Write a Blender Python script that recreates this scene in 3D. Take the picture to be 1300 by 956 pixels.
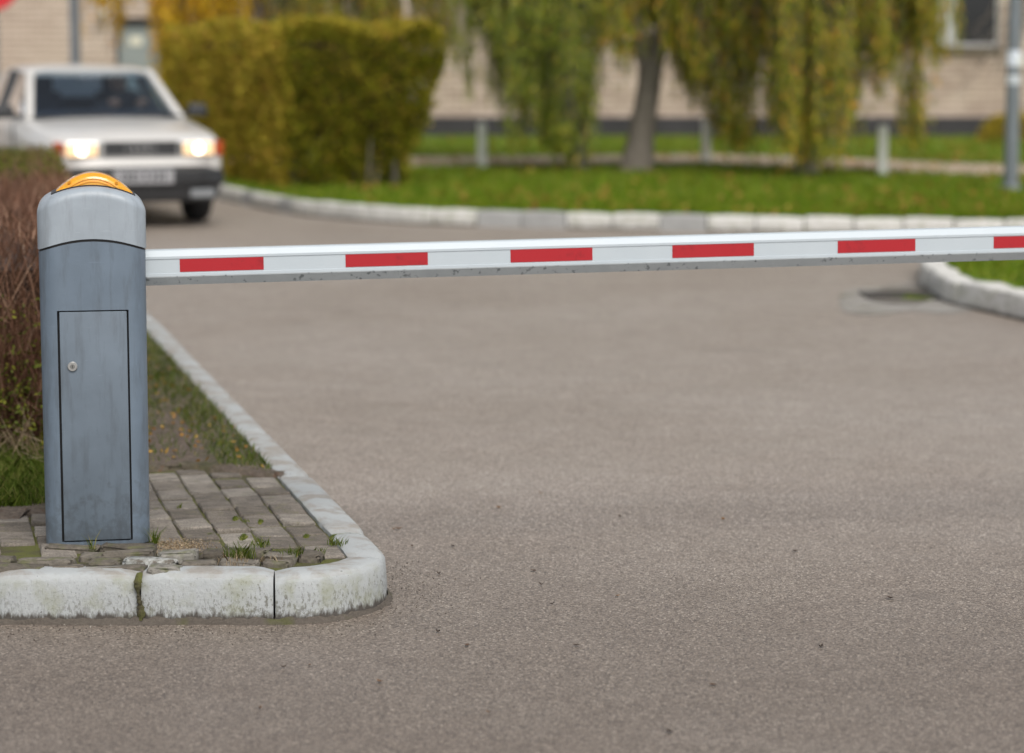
import bpy, bmesh, math, random
import numpy as np
from mathutils import Vector, Matrix

for o in list(bpy.data.objects):
    bpy.data.objects.remove(o, do_unlink=True)
SC = bpy.context.scene
COL = SC.collection
R = math.radians
rnd = random.Random(7)
nr = np.random.RandomState(11)

# ------------------------------------------------------------------ camera
W0, H0 = 1300.0, 956.0          # photograph size (its bottom strip is a caption bar, not the place)
FPX, CX, CY = 3069.0, 650.0, 433.0
CAMZ = 1.55
HOR = 65.0                      # horizon row
PITCH = math.atan((CY - HOR) / FPX)
cam_d = bpy.data.cameras.new('camera')
cam = bpy.data.objects.new('camera', cam_d)
COL.objects.link(cam)
cam.location = (0, 0, CAMZ)
cam.rotation_euler = (math.pi / 2 - PITCH, 0, 0)
cam_d.sensor_width = 36
cam_d.lens = FPX / W0 * 36
cam_d.shift_y = (CY - H0 / 2) / W0
cam_d.clip_start = 0.1
cam_d.clip_end = 2000
cam_d.dof.use_dof = True
cam_d.dof.focus_distance = 6.80
cam_d.dof.aperture_fstop = 2.05
SC.camera = cam

# ------------------------------------------------------------------ sky and sun (overcast)
SUN_EL, SUN_AZ = R(52), R(20)      # azimuth measured from straight behind the camera towards its right
world = bpy.data.worlds.new('World')
SC.world = world
world.use_nodes = True
wn = world.node_tree
wn.nodes.clear()
sky = wn.nodes.new('ShaderNodeTexSky')
sky.sky_type = 'NISHITA'
sky.sun_disc = False
sky.sun_elevation = SUN_EL
sky.sun_rotation = math.pi - SUN_AZ
sky.dust_density = 3.0
sky.air_density = 1.0
hs = wn.nodes.new('ShaderNodeHueSaturation')
hs.inputs['Saturation'].default_value = 0.25
bg = wn.nodes.new('ShaderNodeBackground')
bg.inputs['Strength'].default_value = 0.125
wo = wn.nodes.new('ShaderNodeOutputWorld')
wn.links.new(sky.outputs[0], hs.inputs['Color'])
wn.links.new(hs.outputs[0], bg.inputs[0])
wn.links.new(bg.outputs[0], wo.inputs[0])
sun_d = bpy.data.lights.new('sun', 'SUN')
sun_d.energy = 1.5
sun_d.angle = R(28)
sun_d.color = (1.0, 0.94, 0.85)
sun = bpy.data.objects.new('sun', sun_d)
COL.objects.link(sun)
sdir = Vector((math.sin(SUN_AZ) * math.cos(SUN_EL), -math.cos(SUN_AZ) * math.cos(SUN_EL), math.sin(SUN_EL)))
sun.rotation_euler = sdir.to_track_quat('Z', 'Y').to_euler()
sun.location = (0, 0, 30)
SC.view_settings.view_transform = 'Standard'
SC.view_settings.look = 'None'
SC.view_settings.gamma = 1
SC.view_settings.exposure = 0.5


# ------------------------------------------------------------------ helpers
def at(u, v, z=0.0):
    """photo pixel -> point on the horizontal plane z"""
    c = (u - CX) / FPX
    d = (CY - v) / FPX
    ct, st = math.cos(PITCH), math.sin(PITCH)
    D = Vector((c, ct + d * st, -st + d * ct))
    t = (z - CAMZ) / D.z
    return Vector((D.x * t, D.y * t, z))


def aty(u, v, Y):
    """photo pixel -> point on the upright plane at distance Y"""
    c = (u - CX) / FPX
    d = (CY - v) / FPX
    ct, st = math.cos(PITCH), math.sin(PITCH)
    D = Vector((c, ct + d * st, -st + d * ct))
    t = Y / D.y
    return Vector((D.x * t, Y, CAMZ + D.z * t))


def tag(o, label=None, cat=None, group=None, kind=None):
    if label: o['label'] = label
    if cat: o['category'] = cat
    if group: o['group'] = group
    if kind: o['kind'] = kind
    return o


def empty(name, loc=(0, 0, 0), rz=0.0):
    e = bpy.data.objects.new(name, None)
    e.empty_display_size = 0.1
    e.location = loc
    e.rotation_euler = (0, 0, rz)
    COL.objects.link(e)
    return e


def link(name, me, parent=None):
    o = bpy.data.objects.new(name, me)
    COL.objects.link(o)
    if parent: o.parent = parent
    return o


class MB:
    def __init__(s):
        s.v, s.f = [], []

    def add(s, vs, fs):
        b = len(s.v)
        s.v.extend([tuple(p) for p in vs])
        s.f.extend([tuple(i + b for i in f) for f in fs])
        return s

    def box(s, c, size, rot=None, taper=1.0):
        hx, hy, hz = size[0] / 2, size[1] / 2, size[2] / 2
        vs = []
        for z in (-1, 1):
            k = taper if z > 0 else 1
            for x, y in ((-1, -1), (1, -1), (1, 1), (-1, 1)):
                vs.append(Vector((x * hx * k, y * hy * k, z * hz)))
        if rot is not None: vs = [rot @ p for p in vs]
        c = Vector(c)
        return s.add([p + c for p in vs], [(0, 3, 2, 1), (4, 5, 6, 7), (0, 1, 5, 4), (1, 2, 6, 5), (2, 3, 7, 6), (3, 0, 4, 7)])

    def tube(s, pts, rad, n=8, cap=True):
        pts = [Vector(p) for p in pts]
        if not hasattr(rad, '__len__'): rad = [rad] * len(pts)
        rings = []
        up = Vector((0.31, 0.22, 0.92)).normalized()
        for i, p in enumerate(pts):
            a = pts[max(0, i - 1)]; b = pts[min(len(pts) - 1, i + 1)]
            t = (b - a).normalized()
            u = t.cross(up)
            if u.length < 1e-3: u = t.cross(Vector((1, 0, 0)))
            u.normalize(); w = t.cross(u)
            rings.append([p + (u * math.cos(q) + w * math.sin(q)) * rad[i] for q in [2 * math.pi * k / n for k in range(n)]])
        vs = [p for r in rings for p in r]
        fs = []
        for i in range(len(pts) - 1):
            for k in range(n):
                k2 = (k + 1) % n
                fs.append((i * n + k, i * n + k2, (i + 1) * n + k2, (i + 1) * n + k))
        if cap:
            fs.append(tuple(range(n - 1, -1, -1)))
            fs.append(tuple((len(pts) - 1) * n + k for k in range(n)))
        return s.add(vs, fs)

    def loft(s, rings, closed=True, cap0=True, cap1=True):
        n = len(rings[0])
        vs = [p for r in rings for p in r]
        fs = []
        for i in range(len(rings) - 1):
            for k in range(n if closed else n - 1):
                k2 = (k + 1) % n
                fs.append((i * n + k, i * n + k2, (i + 1) * n + k2, (i + 1) * n + k))
        if cap0: fs.append(tuple(range(n - 1, -1, -1)))
        if cap1: fs.append(tuple((len(rings) - 1) * n + k for k in range(n)))
        return s.add(vs, fs)

    def mesh(s, name, smooth=None, bevel=None, fixn=True):
        me = bpy.data.meshes.new(name)
        me.from_pydata(s.v, [], s.f)
        if fixn or bevel:
            bm = bmesh.new(); bm.from_mesh(me)
            bmesh.ops.remove_doubles(bm, verts=bm.verts, dist=1e-6)
            bmesh.ops.recalc_face_normals(bm, faces=bm.faces)
            if bevel:
                es = [e for e in bm.edges if len(e.link_faces) == 2 and e.calc_face_angle(0) > R(35)]
                bmesh.ops.bevel(bm, geom=es, offset=bevel[0], segments=bevel[1], profile=0.5, affect='EDGES', clamp_overlap=True)
            bm.to_mesh(me); bm.free()
        if smooth is not None:
            me.polygons.foreach_set('use_smooth', [True] * len(me.polygons))
            me.set_sharp_from_angle(angle=R(smooth))
        return me

    def build(s, name, mat, parent=None, smooth=None, bevel=None):
        me = s.mesh(name, smooth, bevel)
        if mat: me.materials.append(mat)
        return link(name, me, parent)


def np_mesh(name, verts, nper, mat, parent=None):
    """verts: (M*nper,3) array, each consecutive nper vertices one face"""
    M = len(verts) // nper
    me = bpy.data.meshes.new(name)
    me.vertices.add(len(verts)); me.vertices.foreach_set('co', np.asarray(verts, dtype=np.float32).ravel())
    me.loops.add(M * nper); me.loops.foreach_set('vertex_index', np.arange(M * nper, dtype=np.int32))
    me.polygons.add(M); me.polygons.foreach_set('loop_start', np.arange(0, M * nper, nper, dtype=np.int32))
    me.update(calc_edges=True); me.validate()
    me.materials.append(mat)
    return link(name, me, parent)


def rand_unit(n):
    a = nr.normal(size=(n, 3))
    return a / np.linalg.norm(a, axis=1, keepdims=True)


def leaf_quads(P, D, L, Wd, jit=0.35):
    """P base points, D directions; diamond-ish leaf quads of length L and width Wd"""
    n = len(P)
    D = D + jit * rand_unit(n)
    D /= np.linalg.norm(D, axis=1, keepdims=True)
    S = np.cross(D, rand_unit(n)); S /= (np.linalg.norm(S, axis=1, keepdims=True) + 1e-9)
    l = (L * nr.uniform(.6, 1.2, n))[:, None]
    w = (Wd * nr.uniform(.7, 1.2, n))[:, None]
    V = np.stack([P, P + D * l * .45 + S * w * .5, P + D * l, P + D * l * .45 - S * w * .5], axis=1)
    return V.reshape(-1, 3)


def blades(P, h, w, lean=.5):
    n = len(P)
    ang = nr.uniform(0, 2 * np.pi, n)
    side = np.stack([np.cos(ang), np.sin(ang), np.zeros(n)], 1)
    ld = rand_unit(n); ld[:, 2] = 0
    hh = (h * nr.uniform(.4, 1.25, n))[:, None]
    tip = P + np.array([0, 0, 1.]) * hh + ld * hh * lean
    mid = P + np.array([0, 0, 1.]) * hh * .55 + ld * hh * lean * .3
    V = np.stack([P - side * w, P + side * w, mid + side * w * .7, tip, mid - side * w * .7], axis=1)
    return V.reshape(-1, 3)


# ------------------------------------------------------------------ materials
class NT:
    def __init__(s, name):
        s.m = bpy.data.materials.new(name); s.m.use_nodes = True
        s.t = s.m.node_tree; s.t.nodes.clear()
        s.out = s.t.nodes.new('ShaderNodeOutputMaterial')

    def n(s, kind, props=None, **ins):
        nd = s.t.nodes.new(kind)
        for k, v in (props or {}).items(): setattr(nd, k, v)
        for k, v in ins.items():
            key = k.replace('_', ' ')
            sock = nd.inputs[key] if key in nd.inputs else nd.inputs[k]
            s.set(sock, v)
        return nd

    def set(s, sock, v):
        if isinstance(v, bpy.types.NodeSocket): s.t.links.new(v, sock)
        elif isinstance(v, (tuple, list)) and len(v) == 3 and sock.type == 'RGBA': sock.default_value = (*v, 1)
        else: sock.default_value = v

    def ramp(s, fac, stops, interp='LINEAR'):
        r = s.t.nodes.new('ShaderNodeValToRGB')
        r.color_ramp.interpolation = interp
        while len(r.color_ramp.elements) < len(stops): r.color_ramp.elements.new(0.5)
        for e, (p, c) in zip(r.color_ramp.elements, stops):
            e.position = p
            e.color = (*c, 1) if hasattr(c, '__len__') else (c, c, c, 1)
        s.t.links.new(fac, r.inputs[0])
        return r.outputs[0]

    def noise(s, vec, scale, detail=4, rough=.55, out='Fac', dist=0.0):
        nd = s.n('ShaderNodeTexNoise', Scale=scale, Detail=detail, Roughness=rough, Distortion=dist)
        s.t.links.new(vec, nd.inputs['Vector'])
        return nd.outputs[0 if out == 'Fac' else 1]

    def mix(s, fac, a, b, mode='MIX'):
        nd = s.n('ShaderNodeMix', {'data_type': 'RGBA', 'blend_type': mode})
        s.set(nd.inputs[0], fac); s.set(nd.inputs[6], a); s.set(nd.inputs[7], b)
        return nd.outputs[2]

    def math(s, op, a, b=0.0, clamp=False):
        nd = s.n('ShaderNodeMath', {'operation': op, 'use_clamp': clamp})
        s.set(nd.inputs[0], a); s.set(nd.inputs[1], b)
        return nd.outputs[0]

    def pos(s): return s.n('ShaderNodeNewGeometry').outputs['Position']
    def island(s): return s.n('ShaderNodeNewGeometry').outputs['Random Per Island']
    def obj(s): return s.n('ShaderNodeTexCoord').outputs['Object']
    def orand(s): return s.n('ShaderNodeObjectInfo').outputs['Random']

    def map(s, vec, scale=(1, 1, 1), rot=(0, 0, 0), loc=(0, 0, 0)):
        nd = s.n('ShaderNodeMapping', Scale=scale, Rotation=rot, Location=loc)
        s.t.links.new(vec, nd.inputs['Vector'])
        return nd.outputs[0]

    def bump(s, h, strength=.3, dist=.01, normal=None):
        nd = s.n('ShaderNodeBump', Strength=strength, Distance=dist)
        s.t.links.new(h, nd.inputs['Height'])
        if normal is not None: s.t.links.new(normal, nd.inputs['Normal'])
        return nd.outputs[0]

    def bsdf(s, color, rough=.6, normal=None, **kw):
        b = s.n('ShaderNodeBsdfPrincipled')
        s.set(b.inputs['Base Color'], color); s.set(b.inputs['Roughness'], rough)
        if normal is not None: s.t.links.new(normal, b.inputs['Normal'])
        for k, v in kw.items(): s.set(b.inputs[k.replace('_', ' ')], v)
        s.t.links.new(b.outputs[0], s.out.inputs[0])
        return s.m


def plain(name, col, rough=.5, var=.15, scale=30, bump=.05, **kw):
    t = NT(name); p = t.obj()
    n = t.noise(p, scale, 5)
    c = t.mix(n, tuple(x * (1 - var) for x in col), tuple(min(1, x * (1 + var)) for x in col))
    nb = t.noise(p, scale * 6, 3)
    return t.bsdf(c, rough, t.bump(nb, bump, .003), **kw)


def leafmat(name, stops, rough=.55, trans=.25, k=1.0):
    t = NT(name)
    stops = [(p_, tuple(min(.8, x * k) for x in c_)) for p_, c_ in stops]
    c = t.ramp(t.island(), stops)
    big = t.noise(t.pos(), 1.3, 2)
    c = t.mix(t.math('MULTIPLY', big, .55), c, t.mix(.35, c, (.12, .12, .016)))
    b = t.n('ShaderNodeBsdfPrincipled'); t.set(b.inputs['Base Color'], c); t.set(b.inputs['Roughness'], rough); t.set(b.inputs['Specular IOR Level'], .12)
    tr = t.n('ShaderNodeBsdfTranslucent'); t.set(tr.inputs[0], c)
    mx = t.n('ShaderNodeMixShader'); mx.inputs[0].default_value = trans
    t.t.links.new(b.outputs[0], mx.inputs[1]); t.t.links.new(tr.outputs[0], mx.inputs[2])
    t.t.links.new(mx.outputs[0], t.out.inputs[0])
    return t.m


M = {}

# asphalt
t = NT('asphalt'); p = t.pos()
vor = t.n('ShaderNodeTexVoronoi', Scale=190.0, Randomness=1.0); t.t.links.new(p, vor.inputs['Vector'])
sep = t.n('ShaderNodeSeparateColor'); t.t.links.new(vor.outputs['Color'], sep.inputs[0])
grain = t.ramp(sep.outputs[0], [(0, (.095, .075, .059)), (.15, (.150, .124, .103)), (.45, (.218, .187, .160)), (.8, (.288, .253, .221)), (.95, (.37, .333, .295)), (1, (.56, .52, .47))])
edge = t.ramp(vor.outputs['Distance'], [(.0, 1), (.45, .96), (.8, .62)])
c = t.mix(1.0, grain, edge, 'MULTIPLY')
big = t.ramp(t.noise(p, .55, 5, .6), [(.32, (.91, .875, .84)), (.68, (1.07, 1.07, 1.07))])
c = t.mix(1.0, c, big, 'MULTIPLY')
md = t.ramp(t.noise(t.map(p, (1, 1, 1), (0, 0, .3)), 5.5, 5, .65), [(.3, (.91, .89, .87)), (.7, (1.06, 1.06, 1.06))])
c = t.mix(1.0, c, md, 'MULTIPLY')
spot = t.ramp(t.noise(p, 24, 2), [(.70, 1), (.76, .6)])
c = t.mix(1.0, c, spot, 'MULTIPLY')
strk = t.ramp(t.noise(t.map(p, (.22, 1.6, 1), (0, 0, .12)), 1.0, 5, .6), [(.36, (.97, .965, .955)), (.60, (1.01, 1.01, 1.01))])
c = t.mix(1.0, c, strk, 'MULTIPLY')
# near shade and far grazing sheen painted into the asphalt colour along the distance
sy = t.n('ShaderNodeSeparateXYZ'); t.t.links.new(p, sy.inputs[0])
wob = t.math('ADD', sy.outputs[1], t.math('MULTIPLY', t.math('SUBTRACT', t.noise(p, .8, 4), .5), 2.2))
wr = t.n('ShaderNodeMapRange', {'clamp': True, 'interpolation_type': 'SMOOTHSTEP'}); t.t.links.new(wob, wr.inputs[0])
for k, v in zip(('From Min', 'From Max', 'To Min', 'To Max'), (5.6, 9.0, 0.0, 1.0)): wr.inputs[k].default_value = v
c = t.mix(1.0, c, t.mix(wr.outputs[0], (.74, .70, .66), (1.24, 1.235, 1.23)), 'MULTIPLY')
oil = t.ramp(t.noise(p, 2.1, 4, .55, dist=.6), [(.66, 0), (.74, .35)])
c = t.mix(oil, c, (.085, .070, .058))
h = t.math('SUBTRACT', t.noise(p, 160, 2), t.math('MULTIPLY', vor.outputs['Distance'], .8))
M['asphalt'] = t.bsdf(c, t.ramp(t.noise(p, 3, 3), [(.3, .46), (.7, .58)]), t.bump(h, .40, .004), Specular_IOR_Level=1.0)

# painted kerb stone
def kerb_mat(name, paint, wear_lo, wear_hi, dirt_h=.035):
    t = NT(name); p = t.pos()
    sx = t.n('ShaderNodeSeparateXYZ'); t.t.links.new(p, sx.inputs[0]); z = sx.outputs[2]
    conc = t.mix(t.noise(p, 45, 5, .7), (.20, .185, .165), (.36, .34, .31))
    pt = t.mix(t.noise(p, 9, 4), tuple(x * .86 for x in paint), paint)
    geo = t.n('ShaderNodeNewGeometry'); sn = t.n('ShaderNodeSeparateXYZ'); t.t.links.new(geo.outputs['True Normal'], sn.inputs[0])
    up = t.ramp(sn.outputs[2], [(.5, 0), (.95, 1)])
    # worn paint on the trodden top face
    worn = t.ramp(t.noise(p, 6.5, 6, .65, dist=.4), [(wear_lo, 0), (wear_hi, 1)])
    worn = t.math('MULTIPLY', worn, up)
    c = t.mix(worn, pt, conc)
    # upright scratches and specks showing dark concrete, denser near the road
    st = t.noise(t.map(p, (120, 120, 62)), 1.0, 5, .75)
    lowz = t.n('ShaderNodeMapRange', {'clamp': True}); t.t.links.new(z, lowz.inputs[0])
    for k, v in zip(('From Min', 'From Max', 'To Min', 'To Max'), (.01, .14, .20, .02)): lowz.inputs[k].default_value = v
    sc = t.ramp(t.math('ADD', st, lowz.outputs[0]), [(.64, 0), (.72, .8)])
    msk = t.ramp(t.noise(p, 4.2, 4, .6), [(.36, .25), (.62, 1)])
    c = t.mix(t.math('MULTIPLY', t.math('MULTIPLY', sc, msk), t.math('SUBTRACT', 1.0, up)), c, (.10, .095, .07))
    # green algae blotches
    al = t.ramp(t.noise(p, 13, 5, .6), [(.48, 0), (.70, .6)])
    c = t.mix(t.math('MULTIPLY', al, t.math('SUBTRACT', 1.0, up)), c, (.23, .24, .15))
    # splash dirt band, ragged edge
    rag = t.math('ADD', z, t.math('MULTIPLY', t.math('SUBTRACT', t.noise(t.map(p, (60, 60, 12)), 1.0, 4, .7), .5), .075))
    db = t.n('ShaderNodeMapRange', {'clamp': True}); t.t.links.new(rag, db.inputs[0])
    for k, v in zip(('From Min', 'From Max', 'To Min', 'To Max'), (dirt_h * .75, dirt_h * 1.35, .95, 0.0)): db.inputs[k].default_value = v
    c = t.mix(db.outputs[0], c, (.055, .046, .038))
    sp = t.ramp(t.noise(p, 90, 2), [(.73, 0), (.77, .8)])
    c = t.mix(sp, c, (.06, .055, .045))
    bh = t.math('ADD', t.noise(p, 60, 6, .7), t.math('MULTIPLY', st, .5))
    return t.bsdf(c, .75, t.bump(bh, .6, .006))

M['kerb'] = kerb_mat('painted_kerb', (.385, .405, .41), .45, .58, .024)
M['kerb_far'] = kerb_mat('old_painted_kerb', (.60, .59, .56), .62, .78, .02)
t = NT('grey_kerb'); p = t.pos()
M['kerb_grey'] = t.bsdf(t.mix(t.noise(p, 14, 5), (.22, .22, .215), (.38, .38, .37)), .8, t.bump(t.noise(p, 60, 4), .3, .004))

# pavers
t = NT('paver_concrete'); p = t.obj(); w = t.pos()
rv = t.orand()
base = t.ramp(rv, [(0, (.125, .106, .086)), (.5, (.195, .170, .143)), (1, (.275, .248, .215))])
fine = t.ramp(t.noise(w, 170, 4, .7), [(.3, .50), (.7, 1.35)])
c = t.mix(1.0, base, fine, 'MULTIPLY')
st = t.ramp(t.noise(t.map(w, (14, 26, 10)), 1.0, 5, .65), [(.35, .62), (.65, 1.15)])
c = t.mix(1.0, c, st, 'MULTIPLY')
ms = t.ramp(t.noise(w, 16, 5, .6), [(.58, 0), (.70, .55)])
c = t.mix(ms, c, (.115, .115, .04))
M['paver'] = t.bsdf(c, .88, t.bump(t.noise(w, 220, 5, .7), .5, .003))
t = NT('edge_stone'); w = t.pos(); rv = t.orand()
base = t.ramp(rv, [(0, (.085, .072, .055)), (.45, (.135, .117, .094)), (.8, (.19, .172, .145)), (1, (.25, .24, .215))])
c = t.mix(1.0, base, t.ramp(t.noise(w, 60, 6, .7), [(.3, .5), (.7, 1.3)]), 'MULTIPLY')
c = t.mix(t.ramp(t.noise(w, 22, 4), [(.52, 0), (.66, .6)]), c, (.10, .11, .035))
M['edge_stone'] = t.bsdf(c, .9, t.bump(t.noise(w, 90, 6, .7), .7, .006))
t = NT('painted_edge_stone'); w = t.pos()
c = t.mix(t.ramp(t.noise(w, 40, 6, .7), [(.42, 0), (.60, 1)]), (.42, .43, .41), (.13, .115, .095))
M['edge_white'] = t.bsdf(c, .85, t.bump(t.noise(w, 90, 6, .7), .6, .006))
# bedding with moss
t = NT('moss_bed'); w = t.pos()
c = t.mix(t.ramp(t.noise(w, 9, 5), [(.38, 0), (.58, 1)]), (.090, .075, .045), (.140, .150, .028))
c = t.mix(t.noise(w, 300, 3), t.mix(.5, c, (.02, .02, .01)), c)
M['bed'] = t.bsdf(c, .95, t.bump(t.noise(w, 180, 5, .7), 1.0, .008))
# verge soil / dirt with thin moss
t = NT('verge_soil'); w = t.pos()
c = t.mix(t.noise(w, 60, 6, .7), (.130, .098, .076), (.300, .240, .190))
c = t.mix(t.ramp(t.noise(w, 3.2, 5, .6), [(.45, 0), (.60, .8)]), c, (.082, .092, .022))
lit = t.ramp(t.noise(w, 42, 3), [(.62, 0), (.68, .7)])
c = t.mix(lit, c, (.23, .12, .065))
cr_ = t.ramp(t.noise(w, 28, 5, .7), [(.35, .6), (.65, 1.2)])
c = t.mix(1.0, c, cr_, 'MULTIPLY')
M['soil'] = t.bsdf(c, .95, t.bump(t.noise(w, 45, 6, .75), 1.0, .04))
# lawn
t = NT('lawn_ground'); w = t.pos()
c = t.mix(t.noise(w, 1.1, 5, .6), (.085, .15, .008), (.17, .245, .016))
c = t.mix(t.ramp(t.noise(w, .45, 4, .6), [(.52, 0), (.68, .55)]), c, (.20, .165, .06))
c = t.mix(t.ramp(t.noise(w, 9, 4, .6), [(.60, 0), (.72, .5)]), c, (.24, .14, .05))
M['lawn'] = t.bsdf(c, .9, t.bump(t.noise(w, 40, 5), 1.0, .03))
t = NT('footpath_paving'); w = t.pos()
c = t.mix(t.noise(w, 2.0, 5, .6), (.33, .25, .19), (.46, .36, .28))
M['path'] = t.bsdf(c, .9, t.bump(t.noise(w, 60, 4), .4, .005))
t = NT('cement_apron'); w = t.pos()
c = t.mix(t.noise(w, 6, 6, .65), (.20, .185, .168), (.31, .295, .27))
c = t.mix(t.ramp(t.noise(w, 2.3, 5, .6), [(.5, 0), (.62, .6)]), c, (.16, .145, .12))
M['apron'] = t.bsdf(c, t.ramp(t.noise(w, 4, 4), [(.4, .3), (.6, .8)]), t.bump(t.noise(w, 50, 4), .3, .004))

# barrier
def grimy(name, col, dark, rough=.42):
    t = NT(name); p = t.obj()
    n = t.noise(p, 6, 5, .6)
    c = t.mix(t.ramp(n, [(.3, 0), (.7, 1)]), tuple(x * .86 for x in col), tuple(x * 1.10 for x in col))
    stn = t.ramp(t.noise(t.map(p, (34, 34, 5)), 1.0, 5, .65), [(.50, 0), (.72, .48)])
    c = t.mix(stn, c, dark)
    sc = t.ramp(t.noise(t.map(p, (9, 9, 160), (0, .9, 0)), 1.0, 2, .5, dist=1.5), [(.70, 0), (.74, .22)])
    c = t.mix(sc, c, tuple(min(1, x * 1.6) for x in col))
    sx = t.n('ShaderNodeSeparateXYZ'); t.t.links.new(p, sx.inputs[0])
    low = t.n('ShaderNodeMapRange', {'clamp': True}); t.t.links.new(sx.outputs[2], low.inputs[0])
    for k, v in zip(('From Min', 'From Max', 'To Min', 'To Max'), (0, .28, .30, 0.0)): low.inputs[k].default_value = v
    dots = t.ramp(t.math('ADD', t.noise(p, 26, 6, .7), low.outputs[0]), [(.66, 0), (.82, .45)])
    c = t.mix(dots, c, dark)
    rg = t.ramp(t.noise(p, 14, 4), [(.3, rough - .08), (.7, rough + .14)])
    return t.bsdf(c, rg, t.bump(t.noise(p, 240, 3), .08, .002))

M['cab'] = grimy('blue_grey_paint', (.122, .160, .205), (.062, .071, .080))
M['door'] = grimy('blue_grey_door_paint', (.118, .150, .186), (.052, .058, .064), .5)
M['cap'] = grimy('silver_grey_plastic', (.285, .325, .365), (.17, .185, .195), .38)
M['rubber'] = plain('black_rubber', (.012, .012, .013), .6)
M['steel'] = plain('dull_steel', (.42, .42, .41), .35, Metallic=.8)
t = NT('amber_lens'); p = t.obj()
c = t.mix(t.noise(p, 40, 3), (.62, .27, .006), (.76, .36, .010))
M['amber'] = t.bsdf(c, .22, t.bump(t.n('ShaderNodeTexWave', {'bands_direction': 'Z'}, Scale=24.0).outputs[1], .015, .002), Subsurface_Weight=.3, Coat_Weight=.5)
M['amber_dark'] = plain('amber_inner', (.54, .22, .005), .3)
t = NT('white_boom_paint'); p = t.obj()
c = t.mix(t.noise(p, 8, 5, .6), (.42, .475, .515), (.48, .53, .565))
sp = t.ramp(t.noise(t.map(p, (18, 60, 60)), 1.0, 4, .7), [(.66, 0), (.76, .35)])
c = t.mix(sp, c, (.36, .39, .42))
M['boom'] = t.bsdf(c, .3, t.bump(t.noise(p, 90, 3), .05, .002))
t = NT('boom_seal'); p = t.obj()
c = t.mix(t.noise(p, 16, 6, .7), (.27, .295, .31), (.41, .44, .455))
sp = t.ramp(t.noise(p, 55, 3), [(.60, 0), (.68, .8)])
c = t.mix(sp, c, (.10, .115, .12))
M['seal'] = t.bsdf(c, .5, t.bump(t.noise(p, 120, 3), .2, .002))
t = NT('red_reflective'); p = t.obj()
ed = t.ramp(t.noise(t.map(p, (22, 40, 22)), 1.0, 4, .7), [(.56, 0), (.70, .5)])
c = t.mix(ed, (.37, .009, .017), (.19, .007, .012))
M['red'] = t.bsdf(c, .32, t.bump(t.noise(p, 300, 2), .12, .001))

# ------------------------------------------------------------------ ground and road
def polyfill(name, pts, z, mat, parent=None):
    from mathutils.geometry import tessellate_polygon
    vs = [Vector((p[0], p[1], z)) for p in pts]
    tris = []
    for t_ in tessellate_polygon([vs]):
        i, j, k = t_
        n_ = (vs[j] - vs[i]).cross(vs[k] - vs[i]).z
        if abs(n_) > 1e-10: tris.append((i, j, k) if n_ > 0 else (i, k, j))
    me = bpy.data.meshes.new(name)
    me.from_pydata([tuple(v) for v in vs], [], tris)
    me.materials.append(mat)
    return link(name, me, parent)


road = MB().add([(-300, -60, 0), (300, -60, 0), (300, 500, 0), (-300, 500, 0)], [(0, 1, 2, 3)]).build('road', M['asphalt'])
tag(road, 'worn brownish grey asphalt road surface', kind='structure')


def polyline(pts):
    P = [Vector((p[0], p[1])) for p in pts]
    out = []
    for a, b in zip(P, P[1:]):
        n_ = max(1, int((b - a).length / .04))
        out += [a.lerp(b, k / n_) for k in range(n_)]
    out.append(P[-1])
    cum = [0]
    for a, b in zip(out, out[1:]): cum.append(cum[-1] + (b - a).length)
    return out, cum


def resample(pts, step):
    """Catmull-Rom through pts, then equal steps"""
    P = [Vector((p[0], p[1])) for p in pts]
    out = []
    for i in range(len(P) - 1):
        p0 = P[max(i - 1, 0)]; p1 = P[i]; p2 = P[i + 1]; p3 = P[min(i + 2, len(P) - 1)]
        for k in range(24):
            s = k / 24
            out.append(.5 * ((2 * p1) + (p2 - p0) * s + (2 * p0 - 5 * p1 + 4 * p2 - p3) * s * s + (3 * p1 - p0 - 3 * p2 + p3) * s ** 3))
    out.append(P[-1])
    cum = [0]
    for a, b in zip(out, out[1:]): cum.append(cum[-1] + (b - a).length)
    return out, cum


def path_at(pc, s):
    pts, cum = pc
    s = min(max(s, 0), cum[-1] - 1e-6)
    i = int(np.searchsorted(cum, s, side='right')) - 1
    i = min(max(i, 0), len(pts) - 2)
    k = (s - cum[i]) / max(cum[i + 1] - cum[i], 1e-9)
    p = pts[i].lerp(pts[i + 1], k)
    a = pts[max(i - 2, 0)]; b = pts[min(i + 3, len(pts) - 1)]
    d = (b - a).normalized()
    return p, d, Vector((-d.y, d.x))


def s_of(pc, q):
    pts, cum = pc
    i = min(range(len(pts)), key=lambda k: (pts[k] - Vector((q[0], q[1]))).length)
    return cum[i]


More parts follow.
